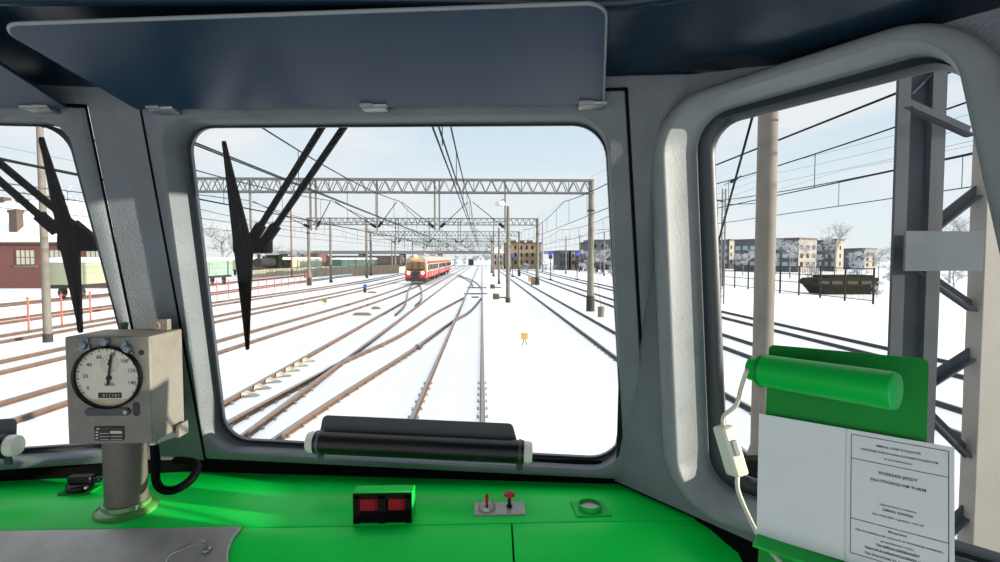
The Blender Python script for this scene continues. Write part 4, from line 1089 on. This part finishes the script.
M_mint = mat('mint_paint', '84988c', .7, var=.06, vscale=.6); M_lgrn = mat('pale_green_paint', '929a80', .7, var=.06, vscale=.6); M_yel = mat('straw_paint', 'c0c08a', .7); M_dkg = mat('bottle_green_paint', '35544a', .6)
wagon(61, 71.5, -35, M_mint, 'mint green goods wagon seen beside the wiper')
wagon(44, 52.5, -34.8, M_lgrn, 'pale green goods wagon in front of the brick house')
wagon(27.5, 36.3, -35, M_mint, 'mint green goods wagon at the picture edge by the brick house')
for k, (y0, m_, lab) in enumerate(((101, M_lgrn, 'first of the far parked wagons, pale green'), (111, M_dkg, 'far parked wagon, bottle green, behind the steam engine'), (121, M_yel, 'far parked wagon in straw yellow'), (131, M_lgrn, 'far parked pale green wagon next to the straw one'), (141, M_mint, 'far parked mint green wagon'))): wagon(y0, y0+9, -47, m_, lab, 3.1)
for k, lab in enumerate(('nearest dark green coach behind the wooden fence', 'middle dark green coach behind the wooden fence', 'farthest dark green coach behind the wooden fence')):
    wagon(130+15*k, 144+15*k, -36, M_dkg, lab, 3.0)
# steam engine
sx, sy = -42.5, 100.
se = thing('steam_locomotive', (sx, sy, 0), 'dark steam locomotive parked behind the grey fence on the left', 'locomotive')
m = MB(); m.tube([(sx, sy, 2.5), (sx, sy+7, 2.5)], .85, 18); obj('boiler', m, M_concd, se, smooth=40)
m = MB(); m.lathe((sx, sy+.8, 3.3), [(.28, 0), (.3, .5), (.36, .8)], 14); obj('chimney', m, M_concd, se)
m = MB(); m.lathe((sx, sy+3.2, 3.25), [(.4, 0), (.4, .35), (.2, .5)], 14); obj('dome', m, M_concd, se)
obj('cab', MB().box2((sx-1.3, sy+7, 1.4), (sx+1.3, sy+9.2, 4.0)), M_hull, se, bevel=.08)
obj('frame', MB().box2((sx-1.1, sy-.6, .9), (sx+1.1, sy+9.2, 1.4)), M_concd, se, smooth=0)
obj('tender', MB().box2((sx-1.3, sy+9.6, 1.0), (sx+1.3, sy+14, 3.0)), M_hull, se, bevel=.05)
for yy in (1.5, 3.2, 4.9, 6.6, 10.6, 12.6):
    for s in (-1, 1):
        m = MB(); m.lathe((sx+s*.8, sy+yy, .6), [(.6, -.07), (.6, .07)], 18, axis=(1, 0, 0)); obj('wheel', m, M_concd, se)
# wooden / concrete slab fences left
def plank_fence(label, x0, y0, x1, y1, h, m_, n, cat='fence'):
    t = thing('plank_fence', ((x0+x1)/2, (y0+y1)/2, GZ), label, cat); A, B = Vector((x0, y0, GZ)), Vector((x1, y1, GZ)); d = (B-A)/n; u = d.normalized()
    m = MB()
    for k in range(n): m.bar(A+d*(k+.06)+Vector((0, 0, h/2)), A+d*(k+.94)+Vector((0, 0, h/2)), .06, h-.03)
    obj('planks', m, m_, t, smooth=0)
    for k in range(0, n+1, max(1, n//8)):
        q = MB(); q.bar(A+d*k+Vector((0, -.07, -.02)), A+d*k+Vector((0, -.07, h+.1)), .12, .12); obj('post', q, m_, t, smooth=0)
M_grw = mat('weathered_grey_boards', '8c8676', .9, var=.15, vscale=1.2)
plank_fence('grey board fence in front of the far wagons', -38.5, 84, -38.5, 128, 1.5, M_grw, 30)
plank_fence('brown board fence left of the red train', -24.6, 100, -19.2, 121, 2.0, mat('tan_boards', '9a8a72', .9, var=.15, vscale=1.2), 24)
plank_fence('grey board fence between two concrete poles', -31, 92, -28, 130, 1.8, M_grw, 24)

# ---- the red train
TX, TY = -8.62, 68.
M_cream = mat('cream_paint', 'a7a196', .5); M_tred = mat('signal_red_paint', 'b5262b', .45); M_dkr = mat('dark_red_paint', '7c1f28', .5); M_tyel = mat('yellow_stripe', 'd9a52a', .5); M_roofg = mat('train_roof_grey', '8a8680', .6)
tn = thing('electric_train', (TX, TY, 0), 'red and cream electric train with lit headlights approaching', 'train')
def ring(y, s=1.0, zt=3.75):
    return [Vector((TX+x*s, y, z)) for x, z in ((-1.36, .75), (-1.44, 1.2), (-1.44, 2.7), (-1.30, 3.25), (-.8, 3.62), (0, 3.75), (.8, 3.62), (1.30, 3.25), (1.44, 2.7), (1.44, 1.2), (1.36, .75))]
for k in range(3):
    y0 = TY+.5+17.6*k; y1 = y0+17.1
    m = MB(); rg = [ring(y0), ring(y1)]
    if k == 0: rg = [[v+Vector((0, -.35 if v.z < 2 else -.1, 0)) for v in ring(y0, .94)], ring(y0+.3)]+[ring(y1)]
    m.loft(rg); nn_ = 11; m.add(rg[0], [tuple(range(nn_))]); m.add(rg[-1], [tuple(range(nn_))])
    cb_ = obj('car_body', m, M_cream, tn, smooth=40)
    for s in (-1, 1):
        q = MB(); q.box2((TX+s*1.435, y0+.2, .8), (TX+s*1.47, y1-.1, 1.55)); obj('red_skirt', q, M_tred, cb_, smooth=0)
        q = MB(); q.box2((TX+s*1.425, y0+.2, 2.62), (TX+s*1.465, y1-.1, 2.95)); obj('red_band', q, M_tred, cb_, smooth=0)
        for j in range(4):
            yy = y0+2+4*j; q = MB(); q.hexa([(TX+s*1.45, yy, .9), (TX+s*1.485, yy, .9), (TX+s*1.485, yy+1.6, .9), (TX+s*1.45, yy+1.6, .9), (TX+s*1.45, yy+.5, 1.75), (TX+s*1.485, yy+.5, 1.75), (TX+s*1.485, yy+1.1, 1.75), (TX+s*1.45, yy+1.1, 1.75)]); obj('grey_panel', q, M_roofg, cb_, smooth=0)
        for j in range(8):
            yy = y0+1.2+2*j; q = MB(); q.box2((TX+s*1.44, yy, 1.75), (TX+s*1.475, yy+1.3, 2.5)); obj('window', q, M_dpane, cb_, smooth=0)
    for yy in (y0+3, y1-3):
        q = MB(); q.box2((TX-1.15, yy-1.6, .25), (TX+1.15, yy+1.6, .75)); 
        for s in (-1, 1):
            for d_ in (-1.1, 1.1): q.lathe((TX+s*.8, yy+d_, .42), [(.42, -.07), (.42, .07)], 14, axis=(1, 0, 0))
        obj('bogie', q, M_concd, tn, smooth=0)
    q = MB(); q.box2((TX-.5, y0+5, 3.7), (TX+.5, y0+8, 4.0)); obj('roof_equipment', q, M_roofg, tn, smooth=0)
yf = TY+.02
def front(name, pts, m_, y, th=.05, par=tn): q = MB(); q.slab([(TX+x, y, z) for x, z in pts], (0, th, 0)); return obj(name, q, m_, par, smooth=0)
front('red_front', [(-1.38, .8), (1.38, .8), (1.38, 1.75), (.5, 1.55), (-.5, 1.55), (-1.38, 1.75)], M_tred, TY-.12, .3)
front('dark_centre', [(-.5, .75), (.5, .75), (.55, 1.62), (-.55, 1.62)], M_concd, TY-.15)
front('yellow_chevron', [(-1.38, 1.75), (-.5, 1.52), (.5, 1.52), (1.38, 1.75), (1.38, 1.87), (.5, 1.62), (-.5, 1.62), (-1.38, 1.87)], M_tyel, TY-.145)
wsd = front('windshield', [(-1.2, 1.92), (1.2, 1.92), (1.15, 2.85), (-1.15, 2.85)], mat('amber_lit_glass', '5e452f', .3, emit='c08848', estr=.12), TY+.1, .3)
front('windshield_frame', [(-1.3, 1.75), (1.3, 1.75), (1.3, 1.93), (-1.3, 1.93)], M_concd, TY+.02, .3, wsd)
for x in (-.42, .42): front('windshield_post', [(x-.05, 1.9), (x+.05, 1.9), (x+.05, 2.87), (x-.05, 2.87)], M_concd, TY+.06, .3, wsd)
front('destination_sign', [(-.6, 3.04), (.6, 3.04), (.56, 3.28), (-.56, 3.28)], mat('amber_sign', 'b89020', .5, emit='e0b030', estr=.5), TY+.1, .35)
for x in (-.92, .92):
    q = MB(); q.lathe((TX+x, TY-.12, 1.42), [(.2, 0), (.2, .06), (.14, .09)], 16, axis=(0, -1, 0)); obj('headlight', q, mat('lit_headlight', 'fff2e0', .3, emit='fff0e0', estr=4), tn)
q = MB(); q.lathe((TX, TY+.42, 3.62), [(.14, 0), (.14, .35)], 14, axis=(0, -1, 0)); obj('top_light', q, MATS['lit_headlight'], tn)
front('buffer_beam', [(-1.3, .35), (1.3, .35), (1.3, .8), (-1.3, .8)], M_concd, TY-.18, .3)
q = MB(); py0 = TY+26; q.bar((TX-.5, py0, 3.9), (TX-.3, py0+1.2, 4.6), .05, .05); q.bar((TX-.3, py0+1.2, 4.6), (TX-.5, py0-.2, 5.4), .05, .05); q.bar((TX+.5, py0, 3.9), (TX+.3, py0+1.2, 4.6), .05, .05); q.bar((TX+.3, py0+1.2, 4.6), (TX+.5, py0-.2, 5.4), .05, .05); q.bar((TX-.9, py0-.2, 5.42), (TX+.9, py0-.2, 5.42), .08, .06)
obj('pantograph', q, M_dkr, tn, smooth=0)
# black tank wagons on the right
for k, (y0, lab) in enumerate(((112, 'nearest black tank wagon left of the right gantry column'), (125, 'middle black tank wagon in the row'), (138, 'farthest black tank wagon in the row'))):
    x = 27.5; t = thing('tank_wagon', (x, y0+5, 0), lab, 'wagon')
    obj('tank', MB().lathe((x, y0, 2.0), [(.9, 0), (1.2, .3), (1.2, 10.2), (.9, 10.5)], 18, axis=(0, 1, 0)), M_concd, t, smooth=40)
    obj('underframe', MB().box2((x-1.1, y0-.4, .75), (x+1.1, y0+11, 1.0)), M_concd, t, smooth=0)
    for yy in (1.3, 3, 8, 9.7):
        for s in (-1, 1): obj('wheel', MB().lathe((x+s*.76, y0+yy, .46), [(.46, -.06), (.46, .06)], 14, axis=(1, 0, 0)), M_concd, t)
    obj('hatch', MB().lathe((x, y0+5, 3.1), [(.4, 0), (.4, .3)], 14), M_concd, t)
# ---- signals and lineside bits
M_blue = mat('blue_signal_lens', '1a3fd0', .3, emit='2050ff', estr=.8)
def signal(px, pl_, pb, label, r=.26):
    p = gp(px, pb); y = p[1]; zl = atY(px, pl_, y).z; t = thing('shunting_signal', p, label, 'signal')
    obj('mast', MB().bar((p[0], y, GZ-.02), (p[0], y, zl-.2), .12, .12), M_concd, t, smooth=0)
    obj('head', MB().box2((p[0]-.3, y-.1, zl-.75), (p[0]+.3, y+.1, zl+.36)), M_concd, t, smooth=0, bevel=.08)
    obj('blue_lamp', MB().lathe((p[0], y-.1, zl), [(r, 0), (r, .12), (r*.7, .16)], 16, axis=(0, -1, 0)), M_blue, t)
    obj('foot', MB().box2((p[0]-.25, y-.25, GZ-.02), (p[0]+.25, y+.25, GZ+.2)), M_concd, t, smooth=0)
signal(550.5, 254, 280, 'left shunting signal with blue light right of the tan building')
signal(577, 254, 280, 'right shunting signal with blue light beside the nearest gantry column')
signal(512.5, 256, 277, 'shunting signal with blue light in front of the tan building')
def small(name, label, cat, px, pb): p = gp(px, pb); return thing(name, p, label, cat), Vector(p)
M_yb = mat('faded_yellow', 'b29a4a', .7, var=.1, vscale=5)
for px, pb, s, lab in ((524.5, 345, .27, 'yellow square marker on thin legs in the snow ahead'), (324.7, 305, .32, 'small yellow marker between the left tracks')):
    t, p = small('track_marker', lab, 'marker', px, pb)
    obj('plate', MB().box(p+Vector((0, 0, .36)), (s, .12, s*.95)), M_yb, t, bevel=.01)
    for dx in (-.05, .06): obj('leg', MB().bar(p+Vector((dx*1.6, 0, -.02)), p+Vector((dx*.5, 0, .26)), .03, .03), M_concd, t, smooth=0)
t, p = small('dwarf_signal', 'small dark dwarf signal with blue light between left tracks', 'signal', 365, 292.5)
obj('body', MB().box(p+Vector((0, 0, .4)), (.3, .25, .85)), M_concd, t, bevel=.04)
obj('blue_lamp', MB().lathe(p+Vector((0, -.12, .62)), [(.12, 0), (.12, .08)], 14, axis=(0, -1, 0)), M_blue, t)
t, p = small('counterweight', 'grey cylindrical counterweight right of the nearest gantry column', 'counterweight', 601, 317)
obj('weight', MB().lathe(p, [(.2, .03), (.2, .62)], 18), M_conc, t, smooth=40)
obj('cable', MB().tube([p+Vector((0, 0, .62)), p+Vector((-.5, 1.2, 6.0))], .012, 5), M_wire, t)
for px, pb, w, h, lab, m_ in ((530.5, 281.5, .7, .7, 'low tan trackside cabinet', M_yb), (534.5, 284.8, .95, .95, 'grey trackside cabinet in front of the tan one', M_conc)):
    t, p = small('trackside_cabinet', lab, 'cabinet', px, pb)
    obj('cabinet_body', MB().box(p+Vector((0, 0, h/2)), (w, .5, h)), m_, t, bevel=.02)
    obj('lid', MB().box(p+Vector((0, 0, h+.03)), (w+.1, .6, .07)), m_, t, bevel=.02)
for px, pb, lab in ((496, 299, 'nearer brown point machine beside the cab track'), (492.5, 288.5, 'farther brown point machine beside the cab track')):
    t, p = small('point_machine', lab, 'point machine', px, pb)
    obj('machine_body', MB().box(p+Vector((0, 0, .22)), (.55, .8, .45)), mat('rusty_brown_case', '4f3d31', .8, var=.2, vscale=3), t, bevel=.05)
    obj('lid', MB().box(p+Vector((0, 0, .47)), (.45, .7, .08)), M_clip, t, bevel=.02)
    obj('rod', MB().bar(p+Vector((.25, .0, .15)), p+Vector((1.0, 0, .12)), .1, .12), M_concd, t, smooth=0)
for px0, px1, pb, lab in ((464, 487.5, 293.6, 'near dark steel bearer across the points ahead'), (467.5, 487, 287.6, 'far dark steel bearer across the points ahead'), (471.5, 478.5, 297, 'short dark steel bearer before the points')):
    a, b = gnd(px0, pb, GZ+.06), gnd(px1, pb, GZ+.06); c = (a+b)/2
    o = obj('point_bearer', MB().box(c-Vector((0, 0, .02)), (b.x-a.x, .3, .12)), mat('dark_bearer_steel', '3e3f40', .7), None, bevel=.01); tag(o, lab, 'bearer')
for px, pb, w, lab in ((362, 315, 1.1, 'grey cover box on the snow between left tracks'), (376, 308.8, .6, 'rusty scrap plate beside the grey cover box'), (372, 293, .9, 'grey cover box near the dwarf signal'), (418, 348.5, .28, 'dark stone beside the crossover rail')):
    t, p = small('ground_cover', lab, 'cover', px, pb)
    obj('cover_body', MB().hexa([p+Vector((dx*w, dy*.6, 0)) for dx, dy in ((-.5, -.5), (.5, -.5), (.5, .5), (-.5, .5))]+[p+Vector((dx*w, dy*.6, .14)) for dx, dy in ((-.4, -.3), (.35, -.3), (.35, .3), (-.4, .3))]), M_conc if 'grey' in lab else M_brown, t, bevel=.02)
    obj('cover_lid', MB().box(p+Vector((0, 0, .15)), (w*.5, .2, .04)), M_clip, t)
# hanging yard lamp on the nearest gantry post
lz = atY(500, 203, 33.8)
yl = thing('yard_lamp', lz, 'white yard lamp on the hanging post of the nearest gantry', 'lamp')
obj('lamp_head', MB().lathe(lz, [(.10, .12), (.3, .05), (.36, -.12), (.2, -.2)], 18), M_white, yl, smooth=50)
obj('lamp_arm', MB().tube([lz+Vector((0, 0, .1)), lz+Vector((.2, 0, .25)), Vector((1.45, 33.85, lz.z+.2))], .03, 6), M_steel, yl)
# far signal boards on the track ahead
for px, py, c, lab in ((465, 259, 'c0506a', 'pinkish far signal board left of the track'), (480.5, 259, 'c05068', 'pinkish far signal board at the track end'), (486, 258.5, '2f9a78', 'green far signal board right of the track end')):
    p = gp(px, 264.5); z = atY(px, py, p[1]).z; t = thing('signal_board', p, lab, 'signal')
    obj('board', MB().box((p[0], p[1], z), (.9, .1, .9)), mat('board_'+c, c, .6), t, smooth=0); obj('mast', MB().bar((p[0], p[1]+.1, GZ-.02), (p[0], p[1]+.1, z), .15, .15), M_concd, t, smooth=0)

hp_ = small('signal_hut', 'dark distant signal hut beyond the points at the end of the yard', 'hut', 471, 265.2)
t, p = hp_
obj('walls', MB().box(p+Vector((0, 0, 1.5)), (2.6, 3, 3.0)), M_slate, t, smooth=0); obj('roof', MB().box(p+Vector((0, 0, 3.1)), (3.2, 3.6, .25)), M_snow, t, smooth=0)
obj('door', MB().box(p+Vector((.5, -1.53, 1.1)), (.9, .08, 2.1)), M_concd, t, smooth=0)
# ---- frosty trees
M_bark = mat('frosty_bark', '7f7c78', .9, var=.2, vscale=3); M_frost = mat('hoar_frost', 'b5babf', .9, var=.12, vscale=2)
def tree_mesh(seed, h, spread, dens, bush=False):
    rnd = random.Random(seed); tr_m = MB(); fr = MB()
    def grow(p, d, L, r, lev):
        q_ = p+d*L; mid = p.lerp(q_, .5)+Vector((rnd.uniform(-1, 1), rnd.uniform(-1, 1), rnd.uniform(-.3, .3)))*L*.07
        tr_m.tube([p, mid, q_], [r, r*.8, r*.6], 4 if lev else 6, cap=False)
        if lev >= 2:
            for _ in range(dens):
                c = p.lerp(q_, rnd.random())+Vector((rnd.gauss(0, 1), rnd.gauss(0, 1), rnd.gauss(0, .8)))*h*.02; s = h*rnd.uniform(.004, .010)
                a_ = Vector((rnd.uniform(-1, 1), rnd.uniform(-1, 1), rnd.uniform(-1, 1))).normalized()*s*1.6; b_ = a_.cross(Vector((rnd.uniform(-1, 1), rnd.uniform(-1, 1), rnd.uniform(-1, 1)))).normalized()*s
                e_ = a_.cross(b_).normalized()*s*.5
                fr.add([c-a_, c+b_, c+a_, c-b_, c+e_, c-e_], [(0, 1, 4), (1, 2, 4), (2, 3, 4), (3, 0, 4), (1, 0, 5), (2, 1, 5), (3, 2, 5), (0, 3, 5)])
        if lev < 4:
            for k in range(rnd.choice((3, 4)) if lev else 6):
                t_ = rnd.uniform(.35, 1) if lev else rnd.uniform(.3 if not bush else .05, 1)
                o_ = Vector((rnd.uniform(-1, 1), rnd.uniform(-1, 1), rnd.uniform(-.1, .8))).normalized()
                grow(p.lerp(q_, t_), (d*(1-spread)+o_*spread).normalized(), L*rnd.uniform(.45, .65), r*.5, lev+1)
    grow(Vector((0, 0, -.05)), Vector((0, 0, 1)), h*.55, h*.014, 0)
    return tr_m, fr
PROTO = []
for sd_, h, spd, dens, bush in ((3, 8, .75, 4, False), (11, 8, .6, 2, False), (23, 4, .85, 7, True)):
    a, b = tree_mesh(sd_, h, spd, dens, bush)
    ma = bpy.data.meshes.new('branches'); ma.from_pydata(a.v, [], a.f); ma.materials.append(M_bark)
    mb_ = bpy.data.meshes.new('frost'); mb_.from_pydata(b.v, [], b.f); mb_.materials.append(M_frost); PROTO.append((ma, mb_, h))
def tree(kind, px, pb, ptop, label, Y=None):
    p = gnd(px, pb, GZ) if Y is None else atY(px, 262, Y); p.z = GZ
    hh = atY(px, ptop, p.y).z-GZ; ma, mb_, h = PROTO[kind]; s = hh/(h*1.05)
    t = thing('frosty_tree' if kind < 2 else 'frosty_bush', p, label, 'tree' if kind < 2 else 'bush', 'frost covered trees' if kind < 2 else 'frost covered bushes')
    for n_, me in (('branches', ma), ('frost_foliage', mb_)):
        o = bpy.data.objects.new(n_, me); COL.objects.link(o); o.parent = t
        if n_ == 'frost_foliage': o['kind'] = 'stuff'
    t.scale = (s, s, s); t.rotation_euler.z = random.uniform(0, 6.28)
for k, px, Y, top, lab in ((1, 835, 95, 213, 'tall bare frosty tree above the right apartment block'), (0, 790, 90, 226, 'frosty tree before the middle apartment block'), (0, 879, 80, 236, 'frosty tree next to the pylon'), (0, 760, 110, 243, 'frosty tree right behind the thick pole'), (0, 743, 105, 245, 'frosty tree left of the thick pole'), (1, 950, 70, 205, 'bare frosty tree seen through the pylon'),
        (2, 812, 75, 249, 'frosty bush before the sunlit end wall'), (2, 858, 72, 246, 'frosty bush above the dark green hull'), (2, 770, 80, 252, 'frosty bush at the fence by the thick pole'), (2, 892, 62, 250, 'frosty bush at the left edge of the pylon'), (2, 878, 44, 278, 'small frosty bush at the fence corner'), (2, 955, 60, 244, 'frosty bush between the pylon columns'),
        (0, 222, 88, 207, 'frosty tree left of the large wiper'), (0, 275, 176, 236, 'frosty tree above the steam locomotive'), (1, 64, 75, 168, 'tall frosty tree behind the brick house'), (0, 297, 150, 240, 'distant frosty tree by the brown wooden pole'), (0, 262, 140, 238, 'frosty tree just right of the large wiper'),
        (2, 590, 96, 246, 'frosty bush before the grey hall'), (0, 600, 100, 240, 'frosty tree before the grey hall'), (2, 612, 98, 250, 'frosty bush at the right edge of the windscreen'), (2, 545, 130, 258, 'frosty bush at the foot of the tan building'), (2, 527, 120, 262, 'low frosty bush beside the far gantry column'), (2, 553, 128, 261, 'low frosty bush behind the left shunting signal'), (2, 523, 135, 262, 'low frosty bush left of the tan building door'), (2, 455, 205, 254, 'distant frosty bush just right of the red train'), (2, 464, 212, 253.5, 'distant frosty bush left of the signal hut'), (0, 486, 214, 250, 'distant frosty tree right of the signal hut'), (0, 476, 225, 252, 'distant frosty tree behind the signal hut')):
    tree(k, px, 0, top, lab, Y)
